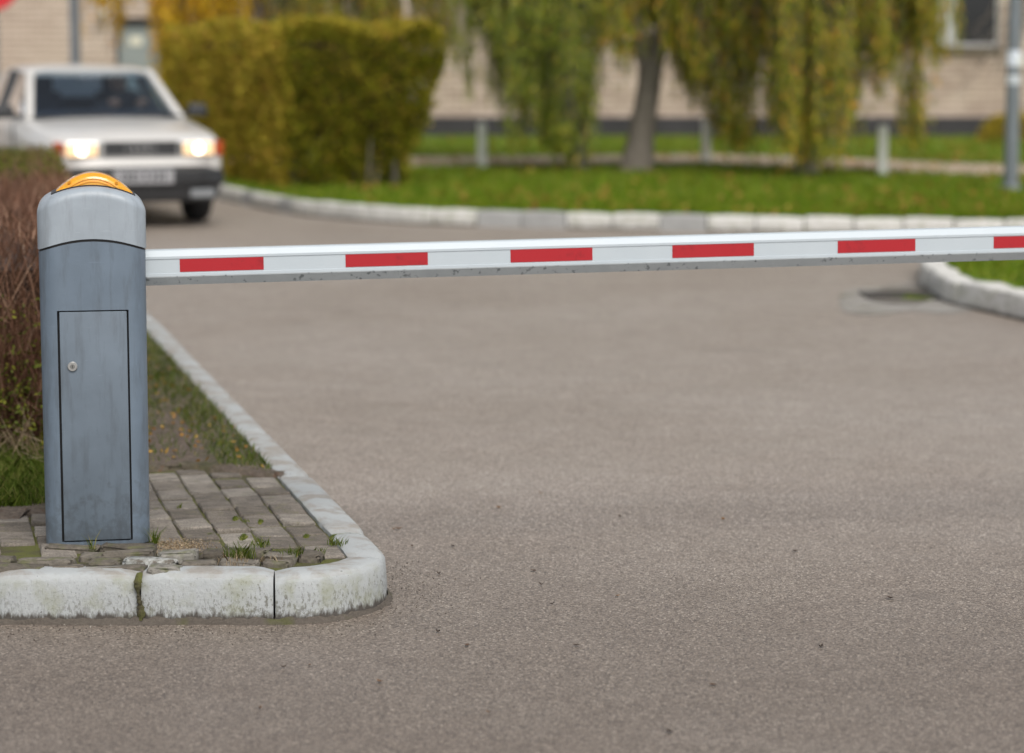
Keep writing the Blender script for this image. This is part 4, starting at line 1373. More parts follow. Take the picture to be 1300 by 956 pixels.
# low golden shrub by the wall at the right
sb = at(1292, 203, .13)
SH = empty('golden_shrub', (sb.x, 38.4, .13)); sx_ = aty(1290, 200, 38.4).x
SH.location.x = sx_
tag(SH, 'low golden green shrub at the foot of the brick wall behind the lamp post', 'shrub')
d = rand_unit(2600); d[:, 2] = np.abs(d[:, 2])
P = d * (nr.uniform(.3, 1, 2600) ** .4)[:, None] * np.array([.62, .4, .42]) + np.array([0, 0, .05])
tag(np_mesh('foliage', leaf_quads(P, d, .06, .035, .8), 4, M['hedge_y'], SH), kind='stuff')
mb = MB()
for k in range(9):
    a_ = rnd.uniform(0, 6.28)
    mb.tube([(0, 0, -.03), (.3 * math.cos(a_), .2 * math.sin(a_), .35)], [.012, .004], 5)
tag(mb.build('stems', M['bark'], SH), kind='stuff')

# --- grass
def scatter(n, x0, x1, y0, y1, poly, fn=None):
    P = np.stack([nr.uniform(x0, x1, n), nr.uniform(y0, y1, n)], 1)
    k = inpoly_np(P, poly)
    P = P[k]
    if fn is not None: P = P[fn(P)]
    return P

def fn_v(P):
    # strip along the side kerb and patches; bare soil behind the pavers
    a_ = np.array([tan_pt.x, tan_pt.y]); s_ = np.array([sd.x, sd.y]); nrm = np.array([perp.x, perp.y])
    q = P - a_
    dist = q @ nrm - KW
    along = q @ s_
    pat = np.sin(P[:, 0] * 9 + 1) * np.sin(P[:, 1] * 3.1) + .5 * np.sin(P[:, 0] * 23) * np.sin(P[:, 1] * 11)
    bare = (P[:, 1] > 8.0) & (P[:, 1] < 9.35) & (dist > .17) & (P[:, 0] > BX0 + .08)
    pr = np.where(dist < .16, .85, np.where(bare, .08 + .22 * (pat > .35), np.clip(.65 + .4 * pat, .25, 1)))
    return nr.uniform(0, 1, len(P)) < pr

Pv = scatter(60000, -2.4, -.5, 7.3, 14.5, verge_poly, fn_v)
P3 = np.concatenate([Pv, np.full((len(Pv), 1), VZ)], 1)
vgrass = np_mesh('verge_grass', blades(P3, .030, .0016, .9), 5, M['grass'])
tag(vgrass, 'short mossy grass on the verge along the white kerb', 'grass', kind='stuff')
Pv = scatter(14000, -2.3, -1.46, 7.3, 8.5, verge_poly)
P3 = np.concatenate([Pv, np.full((len(Pv), 1), VZ)], 1)
tg = np_mesh('tall_grass', blades(P3, .052, .0019, .8), 5, M['grass'])
tag(tg, 'lush green grass in front of the brown hedge', 'grass', kind='stuff')
n_ = 90000
Y_ = 20.5 + 20 * nr.uniform(0, 1, n_) ** 1.7
X_ = nr.uniform(-1, 1, n_) * (Y_ * .225)
kk = inpoly_np(np.stack([X_, Y_], 1), lawn_poly)
fpp = [(p.x, p.y) for p in pp + qq]
kk2 = inpoly_np(np.stack([X_, Y_], 1), fpp)
kk &= ~kk2 | (nr.uniform(0, 1, n_) < .06)
P3 = np.stack([X_[kk], Y_[kk], np.full(kk.sum(), .13)], 1)
lg = np_mesh('lawn_grass', blades(P3, .065, .007, .6), 5, M['grass_far'])
tag(lg, 'green grass blades of the far lawn', 'grass', kind='stuff')
Pv = scatter(14000, 2.6, 4.6, 13.5, 18.2, INN3)
P3 = np.concatenate([Pv, np.full((len(Pv), 1), .15)], 1)
cg = np_mesh('corner_grass', blades(P3, .05, .004, .7), 5, M['grass_far'])
tag(cg, 'grass blades of the small corner behind the rounded pale kerb', 'grass', kind='stuff')

n_ = 2600
Y_ = 20.8 + 19 * nr.uniform(0, 1, n_) ** 1.5
X_ = nr.uniform(-1, 1, n_) * (Y_ * .225)
kk = inpoly_np(np.stack([X_, Y_], 1), lawn_poly) & ((np.sin(X_ * 1.7 + 1) * np.sin(Y_ * .9) + nr.normal(0, .6, n_)) > -.1)
P3 = np.stack([X_[kk], Y_[kk], np.full(kk.sum(), .165)], 1)
D3 = rand_unit(len(P3)); D3[:, 2] *= .3
M['litter'] = leafmat('lawn_leaf_litter', [(0, (.16, .07, .02)), (.5, (.34, .17, .04)), (1, (.46, .30, .08))], .7, .2)
tag(np_mesh('leaf_litter', leaf_quads(P3, D3, .085, .06, .3), 4, M['litter']), 'scattered orange fallen leaves on the far lawn', 'leaves', kind='stuff')
n_ = 700
P2 = scatter(n_, -2.0, -.6, 7.9, 11.5, verge_poly)
P3 = np.concatenate([P2, np.full((len(P2), 1), VZ + .008)], 1)
D3 = rand_unit(len(P3)); D3[:, 2] *= .4
tag(np_mesh('verge_litter', leaf_quads(P3, D3, .024, .013, .3), 4, M['litter']), 'small dead leaves scattered over the soil verge', 'leaves', kind='stuff')

# ------------------------------------------------------------------ car
t = NT('car_paint'); p = t.obj()
c = t.mix(t.noise(p, 3, 4), (.52, .505, .48), (.57, .555, .53))
sx = t.n('ShaderNodeSeparateXYZ'); t.t.links.new(p, sx.inputs[0])
lowd = t.n('ShaderNodeMapRange', {'clamp': True}); t.t.links.new(sx.outputs[2], lowd.inputs[0])
for k, v in zip(('From Min', 'From Max', 'To Min', 'To Max'), (.2, .6, .45, 0.0)): lowd.inputs[k].default_value = v
c = t.mix(t.math('MULTIPLY', lowd.outputs[0], t.noise(p, 7, 4)), c, (.22, .20, .18))
M['paint'] = t.bsdf(c, .3, Coat_Weight=.6, Coat_Roughness=.08)
M['black_plastic'] = plain('black_bumper_plastic', (.022, .023, .025), .5, .25, 12)
M['tyre'] = plain('tyre_rubber', (.016, .016, .017), .85, .3, 20)
M['rim'] = plain('wheel_rim', (.34, .35, .36), .35, .1, 10, Metallic=.7)
M['chrome'] = plain('chrome_trim', (.62, .63, .64), .15, .05, 10, Metallic=.95)
M['indicator'] = plain('orange_indicator', (.40, .065, .02), .2, .05, 10)
M['cloth'] = plain('dark_seat_cloth', (.030, .036, .055), .9, .2, 30)
M['plate'] = plain('white_plate', (.29, .29, .30), .4, .05, 10)
M['plate_ink'] = plain('plate_ink', (.03, .03, .035), .5)
t = NT('headlamp_glow')
em = t.n('ShaderNodeEmission'); em.inputs[0].default_value = (1, .66, .36, 1); em.inputs[1].default_value = 1.15
t.t.links.new(em.outputs[0], t.out.inputs[0]); M['glow'] = t.m
t = NT('headlamp_core')
em = t.n('ShaderNodeEmission'); em.inputs[0].default_value = (1, .86, .66, 1); em.inputs[1].default_value = 4.5
t.t.links.new(em.outputs[0], t.out.inputs[0]); M['core_glow'] = t.m
t = NT('car_glass')
gl = t.n('ShaderNodeBsdfGlossy', Roughness=.03); t.set(gl.inputs[0], (.9, .95, 1))
tr = t.n('ShaderNodeBsdfTransparent'); t.set(tr.inputs[0], (.58, .68, .76))
fz = t.n('ShaderNodeFresnel', IOR=1.5)
mx = t.n('ShaderNodeMixShader'); t.t.links.new(fz.outputs[0], mx.inputs[0]); t.t.links.new(tr.outputs[0], mx.inputs[1]); t.t.links.new(gl.outputs[0], mx.inputs[2])
t.t.links.new(mx.outputs[0], t.out.inputs[0]); M['glass'] = t.m

wheel_px = at(252, 281)
CYAW = R(22)
cR = Matrix.Rotation(CYAW, 3, 'Z')
loc_w = Vector((.75, .86, 0))              # front wheel nearest the hedge, in car coordinates (front at y = 0)
cpos = Vector((wheel_px.x, wheel_px.y + .1, 0)) - cR @ loc_w
CAR = empty('car', cpos, CYAW)
tag(CAR, 'white four door saloon car with its headlights on at the road bend', 'car')
ST = [  # y, half width, bottom, top edge, crown
    (.02, .680, .40, .765, .012), (.05, .730, .36, .785, .016), (.14, .768, .30, .808, .022), (.45, .808, .24, .848, .028), (.86, .828, .22, .884, .032),
    (1.25, .838, .21, .922, .030), (1.45, .842, .21, .940, .012), (2.0, .846, .20, .952, .006), (2.7, .848, .20, .958, .006), (3.4, .846, .21, .966, .006), (3.9, .840, .22, .975, .010), (4.3, .825, .26, .965, .018), (4.62, .79, .34, .945, .018), (4.70, .75, .40, .90, .014)]
def sect(y, w, zb, zt, cr):
    half = [(0, zb), (w * .80, zb), (w * .95, zb + .04), (w * .995, zb + .14), (w, .50), (w * .998, .60), (w * .985, zt - .14), (w * .965, zt - .06), (w * .93, zt - .018), (w * .86, zt), (w * .5, zt + cr * .7), (0, zt + cr)]
    full = half + [(-x, z) for x, z in reversed(half[1:-1])]
    return [(x, y, z) for x, z in full]
body = MB().loft([sect(*q) for q in ST]).build('body', M['paint'], CAR, smooth=38)
# wheel arches
cuts = MB()
for wy in (.86, 3.53):
    for sx_ in (-1, 1):
        cuts.loft([[(sx_ * (.60 + .4 * e), wy + .355 * math.cos(2 * math.pi * k / 28), .30 + .355 * math.sin(2 * math.pi * k / 28)) for k in range(28)] for e in (0, 1)])
co = cuts.build('cut', None, CAR)
bo = body.modifiers.new('arches', 'BOOLEAN'); bo.operation = 'DIFFERENCE'; bo.object = co; bo.solver = 'EXACT'
bpy.context.view_layer.update()
dg = bpy.context.evaluated_depsgraph_get()
nm = bpy.data.meshes.new_from_object(body.evaluated_get(dg)); body.modifiers.clear(); body.data = nm
nm.materials.clear(); nm.materials.append(M['paint'])
nm.polygons.foreach_set('use_smooth', [True] * len(nm.polygons)); nm.set_sharp_from_angle(angle=R(38))
bpy.data.objects.remove(co)
# wheels
def lathe(prof, n=32):
    return [[(x, r * math.cos(2 * math.pi * k / n), r * math.sin(2 * math.pi * k / n)) for k in range(n)] for x, r in prof]
tyre_me = MB().loft(lathe([(-.09, .20), (-.098, .26), (-.085, .305), (-.05, .318), (.05, .318), (.085, .305), (.098, .26), (.09, .20)])).mesh('tyre', smooth=40); tyre_me.materials.append(M['tyre'])
rim_me = MB().loft(lathe([(-.06, .19), (.06, .205), (.085, .20), (.07, .17), (.05, .15), (.06, .06), (.075, .04), (.075, .004)])).mesh('rim', smooth=35); rim_me.materials.append(M['rim'])
for wy in (.86, 3.53):
    for sx_ in (-1, 1):
        wh = link('wheel', tyre_me, CAR)
        wh.location = (sx_ * .715, wy, .318); wh.rotation_euler = (0, 0, 0 if sx_ > 0 else math.pi)
        link('rim', rim_me, wh)
# greenhouse: roof, pillars, glass
def P3d(*a): return Vector(a)
rf_pts = []
ys = [1.98, 2.06, 2.3, 2.7, 3.05, 3.2, 3.28]
zc = [1.372, 1.388, 1.405, 1.412, 1.402, 1.388, 1.372]
rw = [.555, .575, .590, .595, .590, .575, .555]
rings = []
for y, z, w_ in zip(ys, zc, rw):
    q = [(-w_, z - .045), (-w_ + .02, z - .016), (-w_ + .07, z - .002), (-.25, z + .012), (0, z + .015), (.25, z + .012), (w_ - .07, z - .002), (w_ - .02, z - .016), (w_, z - .045), (w_ - .05, z - .055), (-w_ + .05, z - .055)]
    rings.append([(x, y, zz) for x, zz in q])
roof = MB().loft(rings).build('roof', M['paint'], CAR, smooth=40)
def bar(a_, b_, wx, wy): 
    a_, b_ = Vector(a_), Vector(b_); d = (b_ - a_); l = d.length
    return MB().box((a_ + b_) / 2, (wx, wy, l), d.to_track_quat('Z', 'Y').to_matrix(), 1.0)
A0, A1 = (.705, 1.34, .925), (.560, 2.02, 1.365)
Bp0, Bp1 = (.765, 2.52, .94), (.585, 2.58, 1.365)
C0, C1 = (.735, 3.86, .965), (.560, 3.24, 1.365)
for sgn_ in (-1, 1):
    m = lambda q: (q[0] * sgn_, q[1], q[2])
    bar(m(A0), m(A1), .075, .06).build('front_pillar', M['paint'], CAR, smooth=40, bevel=(.012, 2))
    bar(m(Bp0), m(Bp1), .05, .09).build('middle_pillar', M['black_plastic'], CAR, bevel=(.008, 1))
    rp = [[m((x + e, y, z)) for x, y, z, e in ((.745, 3.58, .96, .0), (.745, 3.95, .97, .0), (.745, 3.95, .97, -.06), (.745, 3.58, .96, -.06))],
          [m((x + e, y, z)) for x, y, z, e in ((.572, 3.10, 1.365, .0), (.560, 3.27, 1.365, .0), (.560, 3.27, 1.365, -.06), (.572, 3.10, 1.365, -.06))]]
    MB().loft(rp).build('rear_pillar', M['paint'], CAR, smooth=40, bevel=(.01, 2))
    # side glass
    s1 = [m((.750, 1.45, .94)), m((.765, 2.50, .95)), m((.590, 2.55, 1.36)), m((.572, 2.08, 1.35))]
    s2 = [m((.765, 2.55, .95)), m((.745, 3.70, .965)), m((.570, 3.14, 1.355)), m((.590, 2.60, 1.36))]
    for q in (s1, s2):
        sw_ = MB().add(q, [(0, 1, 2, 3)]).build('side_window', M['glass'], CAR)
    MB().tube([m((.765, 1.40, .955)), m((.775, 2.5, .962)), m((.755, 3.74, .978))], .011, 6).build('belt_trim', M['black_plastic'], CAR, smooth=40)
    # door seams, handle, rub strip
    for yy in (1.42, 2.54, 3.42):
        MB().box((sgn_ * .8445, yy, .62), (.012, .008, .56)).build('door_seam', M['black_plastic'], CAR)
    for yy in (2.38, 3.28):
        MB().box((sgn_ * .848, yy, .80), (.022, .17, .032)).build('door_handle', M['black_plastic'], CAR, bevel=(.006, 1))
    MB().box((sgn_ * .850, 2.2, .53), (.016, 1.85, .05)).build('rub_strip', M['black_plastic'], CAR, bevel=(.005, 1))
    # mirror
    mi = MB().box((sgn_ * .905, 1.50, 1.0), (.19, .10, .125), taper=.86).build('mirror', M['black_plastic'], CAR, smooth=50, bevel=(.025, 3))
    MB().box((sgn_ * .905, 1.556, 1.0), (.155, .006, .09)).build('mirror_glass', M['chrome'], mi)
    bar((sgn_ * .76, 1.47, .955), (sgn_ * .86, 1.50, .975), .05, .04).build('mirror_arm', M['black_plastic'], mi)
    # lamps
    hb_ = MB().box((sgn_ * .510, .035, .700), (.330, .10, .150)).build('headlight', M['chrome'], CAR, bevel=(.02, 2))
    MB().box((sgn_ * .520, -.018, .700), (.275, .012, .110)).build('lens', M['glow'], hb_, bevel=(.004, 2))
    d_ = MB(); disc(d_, sgn_ * .52, -.022, -.030, .700, .048, .042); d_.build('bulb_reflector', M['core_glow'], hb_, smooth=40)
    MB().box((sgn_ * .700, .075, .700), (.080, .12, .130), Matrix.Rotation(sgn_ * R(28), 3, 'Z')).build('indicator', M['indicator'], CAR, bevel=(.012, 2))
    MB().box((sgn_ * .60, 4.70, .72), (.36, .06, .19)).build('tail_light', plain('tail_red', (.4, .02, .02), .25), CAR, bevel=(.015, 2))
def grid_glass(corners, bow, n=8, name='windscreen'):
    a_, b_, c_, d_ = [Vector(q) for q in corners]
    vs, fs = [], []
    for i in range(n + 1):
        for j in range(n + 1):
            s_, u_ = i / n, j / n
            q = a_.lerp(b_, s_).lerp(d_.lerp(c_, s_), u_)
            q.y += bow * (1 - (2 * s_ - 1) ** 2)
            vs.append(q)
    for i in range(n):
        for j in range(n): fs.append((i * (n + 1) + j, (i + 1) * (n + 1) + j, (i + 1) * (n + 1) + j + 1, i * (n + 1) + j + 1))
    return MB().add(vs, fs).build(name, M['glass'], CAR, smooth=60)
wsn = grid_glass([(-.715, 1.36, .935), (.715, 1.36, .935), (.545, 2.02, 1.362), (-.545, 2.02, 1.362)], -.11)
grid_glass([(-.72, 3.85, .98), (.72, 3.85, .98), (.52, 3.22, 1.362), (-.52, 3.22, 1.362)], .08, name='rear_window')
for z0_, z1_, y0_ in ((.945, .965, 1.27),):
    MB().box((0, y0_ + .02, .952), (1.36, .10, .018)).build('scuttle', M['black_plastic'], CAR)
for xx in (-.40, .22):
    bar((xx, 1.24, .962), (xx + .42, 1.30, .975), .014, .014).build('wiper', M['black_plastic'], CAR)
# nose: grille with rings, panel below, bumper, plate, fog lamps
gr_ = MB().box((0, .006, .705), (.650, .05, .130)).build('grille', M['black_plastic'], CAR, bevel=(.008, 1))
gf = MB()
for zz in (.642, .768): gf.box((0, -.006, zz), (.664, .040, .008))
for xx in (-.329, .329): gf.box((xx, -.006, .705), (.008, .040, .112))
gf.build('grille_frame', M['chrome'], gr_)
for k in range(6): MB().box((0, -.017, .660 + k * .018), (.635, .006, .005)).build('grille_slat', plain('grille_slat_grey', (.03, .03, .033), .5), gr_)
for k in range(4):
    cxk = (k - 1.5) * .062
    MB().tube([(cxk + .040 * math.cos(2 * math.pi * j / 20), -.027 - .001 * k, .705 + .040 * math.sin(2 * math.pi * j / 20)) for j in range(21)], .0065, 6, cap=False).build('emblem_ring', M['chrome'], gr_, smooth=60)
def bump_ring(z, w_, y0, curve):
    return [(x, y0 + curve * (abs(x) / w_) ** 4, z) for x in [w_ * (-1 + 2 * k / 16) for k in range(17)]]
pr = []
for z, w_, y0 in ((.545, .735, -.055), (.51, .762, -.105), (.40, .768, -.115), (.375, .758, -.10)):
    pr.append(bump_ring(z, w_, y0, .17) + [(w_, .40, z), (-w_, .40, z)])
bum = MB().loft(pr).build('bumper', M['black_plastic'], CAR, smooth=40)
pr = []
for z, w_, y0 in ((.372, .735, -.075), (.30, .730, -.07), (.235, .70, -.03)):
    pr.append(bump_ring(z, w_, y0, .16) + [(w_, .42, z), (-w_, .42, z)])
MB().loft(pr).build('front_apron', plain('grey_apron', (.028, .029, .031), .55, .3, 9), CAR, smooth=40)
pr = []
for z, w_, y0 in ((.625, .715, -.010), (.550, .735, -.035)):
    pr.append(bump_ring(z, w_, y0, .13) + [(w_, .30, z), (-w_, .30, z)])
MB().loft(pr).build('nose_panel', M['paint'], CAR, smooth=40)
pl = MB().box((0, -.128, .465), (.53, .014, .125)).build('number_plate', M['plate'], CAR, bevel=(.004, 1))
for k, xx in enumerate((-.19, -.145, -.10, -.055, .015, .085, .13, .175)):
    MB().box((xx, -.1365, .465), (.026 if k % 3 else .018, .003, .070)).build('plate_mark', M['plate_ink'], pl)
for sx_ in (-1, 1): MB().box((sx_ * .54, -.058, .305), (.22, .03, .075)).build('fog_lamp', plain('fog_glass', (.20, .21, .22), .2), CAR, bevel=(.01, 1))
MB().box((0, 4.72, .45), (1.60, .16, .2)).build('rear_bumper', M['black_plastic'], CAR, bevel=(.03, 2))
# cabin
MB().box((0, 1.72, .968), (1.36, .40, .05)).build('dashboard', M['cloth'], CAR, bevel=(.015, 2))
for xx in (-.36, .36):
    se = MB().box((xx, 2.55, 1.04), (.46, .13, .26), taper=.8).build('seat', M['cloth'], CAR, bevel=(.03, 2))
    MB().box((xx, 2.57, 1.24), (.24, .09, .15)).build('headrest', M['cloth'], se, bevel=(.03, 2))
MB().box((0, 3.38, 1.02), (1.2, .14, .16), taper=.9).build('rear_seat', M['cloth'], CAR, bevel=(.03, 2))
MB().tube([(.36 + .17 * math.cos(2 * math.pi * j / 24), 1.98 + .05 * math.sin(2 * math.pi * j / 24), 1.0 + .15 * math.sin(2 * math.pi * j / 24)) for j in range(25)], .013, 6, cap=False).build('steering_wheel', M['black_plastic'], CAR, smooth=60)
MB().box((0, 1.98, 1.285), (.20, .03, .06)).build('rear_view_mirror', M['chrome'], CAR, bevel=(.01, 1))
# driver, seated at the wheel (car's left seat)
def skin_figure(name, joints, edges, mat, parent=None):
    me = bpy.data.meshes.new(name)
    me.from_pydata([j[0] for j in joints], edges, [])
    o = link(name, me, parent)
    md_ = o.modifiers.new('skin', 'SKIN')
    for i, j in enumerate(joints):
        sv = me.skin_vertices[0].data[i]; sv.radius = j[1]; sv.use_root = (i == 0)
    ss = o.modifiers.new('sub', 'SUBSURF'); ss.levels = 2; ss.render_levels = 2
    me.materials.append(mat)
    return o
jc = plain('dark_jacket', (.030, .034, .045), .9, .2, 20)
skin_m = plain('skin_tone', (.42, .25, .18), .55, .08, 20, Subsurface_Weight=.1)
PER = empty('person', cpos, CYAW)
tag(PER, 'person in a dark jacket sitting at the wheel of the white car', 'person')
J = [((.36, 2.44, .99), (.17, .12)), ((.36, 2.43, 1.06), (.19, .11)), ((.36, 2.42, 1.13), (.15, .09)), ((.36, 2.41, 1.165), (.055, .055)),
     ((.55, 2.40, 1.10), (.065, .065)), ((.61, 2.24, .98), (.052, .052)), ((.50, 2.04, 1.04), (.036, .036)),
     ((.17, 2.40, 1.10), (.065, .065)), ((.11, 2.24, .98), (.052, .052)), ((.22, 2.04, 1.04), (.036, .036))]
skin_figure('body', J, [(0, 1), (1, 2), (2, 3), (2, 4), (4, 5), (5, 6), (2, 7), (7, 8), (8, 9)], jc, PER)
hd = MB(); rg = []
for k in range(11):
    a_ = math.pi * k / 10
    zz = 1.262 - .118 * math.cos(a_)
    rr = math.sin(a_) ** .8
    wx = .074 * rr * (1.0 if k > 4 else .86 + .035 * k); wy = .092 * rr
    ring_ = []
    for j in range(20):
        b_ = 2 * math.pi * j / 20
        x = .36 + wx * math.cos(b_); y = 2.40 + wy * math.sin(b_)
        if j == 15 and k in (4, 5): y -= .018          # nose
        if j in (14, 16) and k == 6: y += .006         # eye sockets
        ring_.append((x, y, zz))
    rg.append(ring_)
hdo = hd.loft(rg).build('head', skin_m, PER, smooth=80)
hr = MB(); rg = []
for k in range(7):
    a_ = math.pi * (.52 + .48 * k / 6)
    zz = 1.268 - .124 * math.cos(a_)
    rr = max(.03, math.sin(a_)) ** .8
    rg.append([(.36 + .080 * rr * math.cos(2 * math.pi * j / 20), 2.412 + .096 * rr * math.sin(2 * math.pi * j / 20) + (.03 if k < 3 and j in range(12, 19) else 0), zz) for j in range(20)])
hr.loft(rg).build('hair', plain('brown_hair', (.05, .032, .02), .8), PER, smooth=80)
for sx_ in (-1, 1):
    MB().box((.36 + sx_ * .078, 2.41, 1.255), (.014, .03, .05)).build('ear', skin_m, hdo, bevel=(.005, 1))
    MB().box((.36 + sx_ * .03, 2.318, 1.272), (.022, .012, .010)).build('eye', M['plate_ink'], hdo, bevel=(.003, 1))
MB().box((.36, 2.318, 1.20), (.045, .012, .010)).build('mouth', plain('lip_tone', (.30, .12, .10), .5), hdo, bevel=(.003, 1))
for sx_, xx in ((1, .50), (-1, .22)):
    pal = Vector((xx, 2.015, 1.055))
    ho = MB().box(pal, (.075, .035, .08)).build('hand', skin_m, PER, bevel=(.015, 2))
    for k in range(4):
        f0 = pal + Vector((-.028 + .019 * k, -.018, .03 - .004 * abs(k - 1.5)))
        MB().tube([f0, f0 + Vector((0, -.03, .012)), f0 + Vector((0, -.046, -.012)), f0 + Vector((0, -.036, -.034 + .003 * k))], [.009, .009, .008, .006], 6).build('finger', skin_m, ho, smooth=60)
    f0 = pal + Vector((-sx_ * .036, -.01, -.01))
    MB().tube([f0, f0 + Vector((-sx_ * .022, -.014, .012)), f0 + Vector((-sx_ * .026, -.03, .034))], [.011, .010, .007], 6).build('thumb', skin_m, ho, smooth=60)

# ------------------------------------------------------------------ small growth and litter in the foreground
def tuft(u, v, z, n, h, spread, lab, dry=False):
    p = at(u, v, z)
    a_ = nr.uniform(0, 2 * np.pi, n); rr = spread * np.sqrt(nr.uniform(0, 1, n))
    P = np.stack([rr * np.cos(a_), rr * np.sin(a_), np.zeros(n)], 1)
    o = np_mesh('grass_tuft', blades(P, h, .0013, .75), 5, M['dry'] if dry else M['grass'])
    o.location = (p.x, p.y, z)
    tag(o, lab, 'grass tuft', 'grass tufts in the paving joints')
T0 = 'small green grass tuft growing from the paving joints beside the kerb'
for (u, v, n, h, sp) in ((302, 712, 90, .052, .035), (312, 709, 50, .045, .03), (330, 693, 60, .026, .03), (368, 710, 45, .034, .022), (376, 708, 40, .03, .02), (428, 692, 60, .024, .028), (404, 703, 24, .02, .02), (352, 708, 20, .022, .02), (312, 663, 16, .012, .012), (226, 645, 16, .016, .010)):
    tuft(u, v, PZ + .004, n, h, sp, T0)
tuft(196, 690, PZ + .004, 40, .05, .014, 'upright grass tuft at the right foot of the barrier cabinet')
tuft(118, 697, PZ + .010, 14, .055, .010, 'thin grass tuft standing against the cabinet door')
for (u, v, n, h, sp) in ((296, 716, 60, .03, .05), (345, 712, 30, .02, .04)):
    tuft(u, v, PZ + .006, n, h, sp, 'dry brown grass wisps around the largest green tuft' if u == 296 else 'dry brown grass wisps by the rounded kerb corner', True)
    
# moss cushions in joints
def moss(u, v, z, rx, ry, h, n=16):
    p = at(u, v, z)
    rg = []
    ph = rnd.uniform(0, 6)
    for k in range(5):
        q = k / 4
        rg.append([(rx * math.cos(q * 1.5) * (1 + .2 * math.sin(3 * a_ + ph)) * math.cos(a_), ry * math.cos(q * 1.5) * (1 + .2 * math.sin(2 * a_ + ph)) * math.sin(a_), h * math.sin(q * 1.55) + rnd.uniform(-.001, .001)) for a_ in [2 * math.pi * j / n for j in range(n)]])
    o = MB().loft(rg).build('moss_cushion', M['mossmat'], None, smooth=80)
    o.location = (p.x, p.y, z - .002)
    n2 = 160
    a_ = nr.uniform(0, 2 * np.pi, n2); rr = np.sqrt(nr.uniform(0, 1, n2))
    P = np.stack([rx * rr * np.cos(a_), ry * rr * np.sin(a_), h * (1 - rr ** 2)], 1)
    np_mesh('moss_fronds', blades(P, .006, .0008, .8), 5, M['grass'], o)
    return o
t = NT('moss_green'); w = t.pos()
M['mossmat'] = t.bsdf(t.mix(t.noise(w, 120, 4), (.075, .080, .012), (.19, .20, .03)), .95, t.bump(t.noise(w, 320, 3), 1.0, .006))
tag(moss(399, 777, .001, .045, .030, .010), 'green moss cushion on the asphalt against the kerb corner', 'moss', 'moss cushions')
for (u, v, rx, ry) in ((424, 684, .014, .05), (266, 682, .012, .035), (309, 683, .012, .04), (389, 683, .012, .035), (331, 664, .010, .03), (299, 660, .010, .03)):
    tag(moss(u, v, PZ - .006, rx, ry, .009), 'olive moss cushion filling a joint between the grey pavers', 'moss', 'moss cushions')
# moss and grit in the upright joints of the front kerb
for jj, lab in ((j170, 'ragged moss strip in the kerb joint in front of the cabinet'),):
    p, d, nn = path_at(PC1, jj)
    rg = []
    for k in range(26):
        q = k / 25
        z = .012 + (KT - .010) * q
        off = .006 + .030 * max(0, q - .86) * 6
        wd_ = .0075 + .0035 * math.sin(q * 9) + rnd.uniform(-.002, .003)
        sh_ = .004 * math.sin(q * 5 + 1)
        rg.append([(p.x + d.x * (a_ * wd_ + sh_) + nn.x * (off + b_ * .012), p.y + d.y * (a_ * wd_ + sh_) + nn.y * (off + b_ * .012), z) for a_, b_ in ((-1, 0), (-.5, -.6 + rnd.uniform(-.4, .4)), (.5, -.6 + rnd.uniform(-.4, .4)), (1, 0), (0, 1))])
    o = MB().loft(rg).build('joint_moss', M['bed'], None, smooth=70)
    tag(o, lab, 'moss')
# sandy seed litter by the cabinet
n_ = 1500
u_ = nr.normal(225, 20, n_); v_ = nr.normal(693, 4, n_)
P = np.array([at(a_, b_, PZ + .003) for a_, b_ in zip(np.clip(u_, 196, 290), np.clip(v_, 684, 704))])
D = rand_unit(n_); D[:, 2] = np.abs(D[:, 2]) * .3
o = np_mesh('seed_litter', leaf_quads(P, D, .007, .003, .4), 4, M['dry'])
tag(o, 'pinkish dry seed litter on the pavers beside the cabinet', 'litter', kind='stuff')
# grit on the road along the kerb
n_ = 2600
mbv = []
S_ = nr.uniform(j170 - 1.6, j450 + .5, n_)
dist = np.abs(nr.normal(0, .10, n_)) + .006
sz_ = nr.uniform(.0012, .0038, n_)
Q = []
for s_, d_, z_ in zip(S_, dist, sz_):
    p, d, nn = path_at(PC1, s_)
    c_ = np.array([p.x - nn.x * d_, p.y - nn.y * d_, z_ * .4])
    o_ = rand_unit(4) * z_
    Q += [c_ + o_[0], c_ + o_[1], c_ + o_[2], c_ + o_[0], c_ + o_[1], c_ + o_[3], c_ + o_[1], c_ + o_[2], c_ + o_[3], c_ + o_[0], c_ + o_[2], c_ + o_[3]]
t = NT('grit'); M['grit'] = t.bsdf(t.ramp(t.island(), [(0, (.04, .034, .028)), (.6, (.13, .112, .095)), (.9, (.24, .21, .18)), (1, (.50, .47, .43))]), .9)
o = np_mesh('road_grit', np.array(Q), 3, M['grit'])
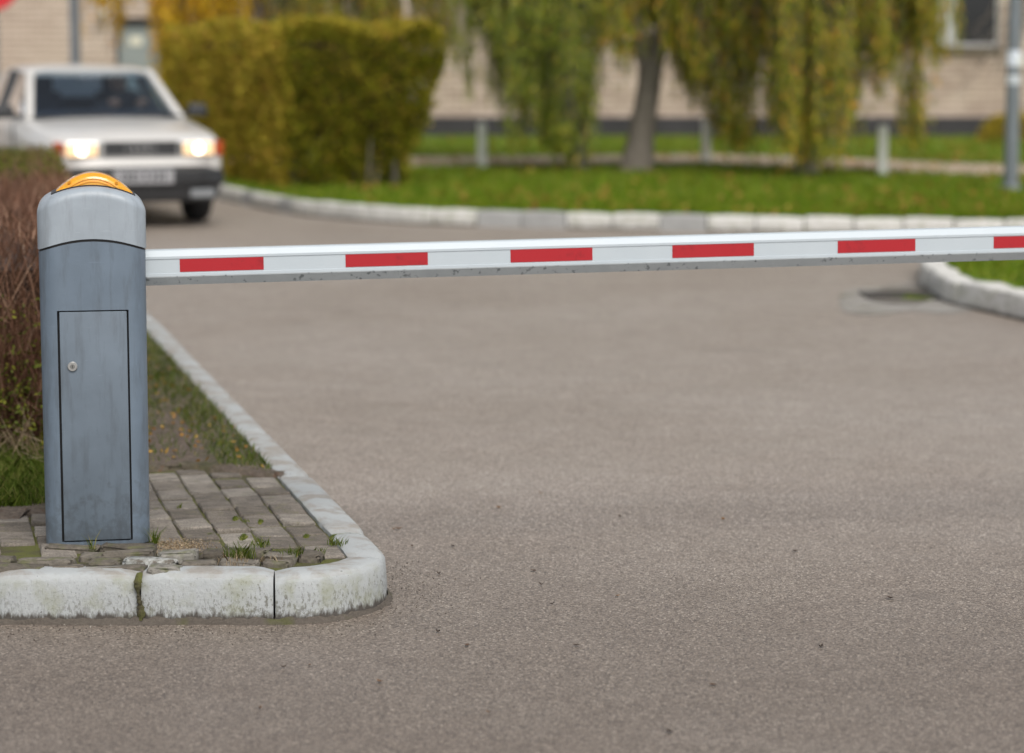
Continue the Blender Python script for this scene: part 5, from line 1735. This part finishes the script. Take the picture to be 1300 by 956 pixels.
tag(o, 'loose grit on the asphalt along the foot of the kerb', 'grit', kind='stuff')
# fallen leaves
lv = []
t = NT('fallen_leaf_brown'); M['fallen'] = t.bsdf(t.ramp(t.orand(), [(0, (.030, .020, .014)), (.6, (.085, .045, .022)), (1, (.20, .10, .035))]), .7)
def leaf_mesh(l, w_, curl):
    vs = []; fs = []
    N_ = 6
    for k in range(N_ + 1):
        q = k / N_; hw_ = w_ * math.sin(math.pi * min(.98, max(.03, q ** .8))); z = curl * (q - .5) ** 2 + .002
        vs += [(l * (q - .5), -hw_, z + .4 * hw_), (l * (q - .5), 0, z), (l * (q - .5), hw_, z + .4 * hw_)]
    for k in range(N_):
        for j in range(2): fs.append((k * 3 + j, k * 3 + j + 1, k * 3 + j + 4, k * 3 + j + 3))
    me = MB().add(vs, fs).mesh('fallen_leaf', smooth=80); me.materials.append(M['fallen']); return me
lms = [leaf_mesh(.028, .007, .02), leaf_mesh(.02, .006, .04), leaf_mesh(.035, .010, .015)]
spots = [(687, 743), (784, 757), (700, 768), (557, 729), (500, 672), (593, 820), (556, 803), (732, 820), (687, 627), (633, 645), (787, 656), (575, 694), (523, 694), (506, 672), (918, 660), (360, 848), (393, 845), (677, 725), (482, 866), (620, 905), (905, 870), (1042, 822), (1130, 760), (1010, 700), (850, 930), (330, 900)]
for (u, v) in spots:
    o = link('fallen_leaf', lms[rnd.randrange(3)]); p = at(u, v, .002)
    o.location = p; o.rotation_euler = (0, 0, rnd.uniform(0, 6.28)); k_ = rnd.uniform(.5, .95); o.scale = (k_, k_, k_)
    tag(o, 'small dark fallen leaf lying on the open asphalt', 'leaf', 'fallen leaves on the road')
# weeds by the drain
for (u, v) in ((1152, 379), (1166, 380)):
    p = at(u, v, .008)
    n_ = 60
    P = np.stack([nr.normal(0, .03, n_), nr.normal(0, .02, n_), np.zeros(n_)], 1)
    o = np_mesh('drain_weed', blades(P, .026, .004, .9), 5, M['grass_far']); o.location = p
    tag(o, 'low green weed growing in the silt of the road drain', 'weed', 'weeds in the drain')
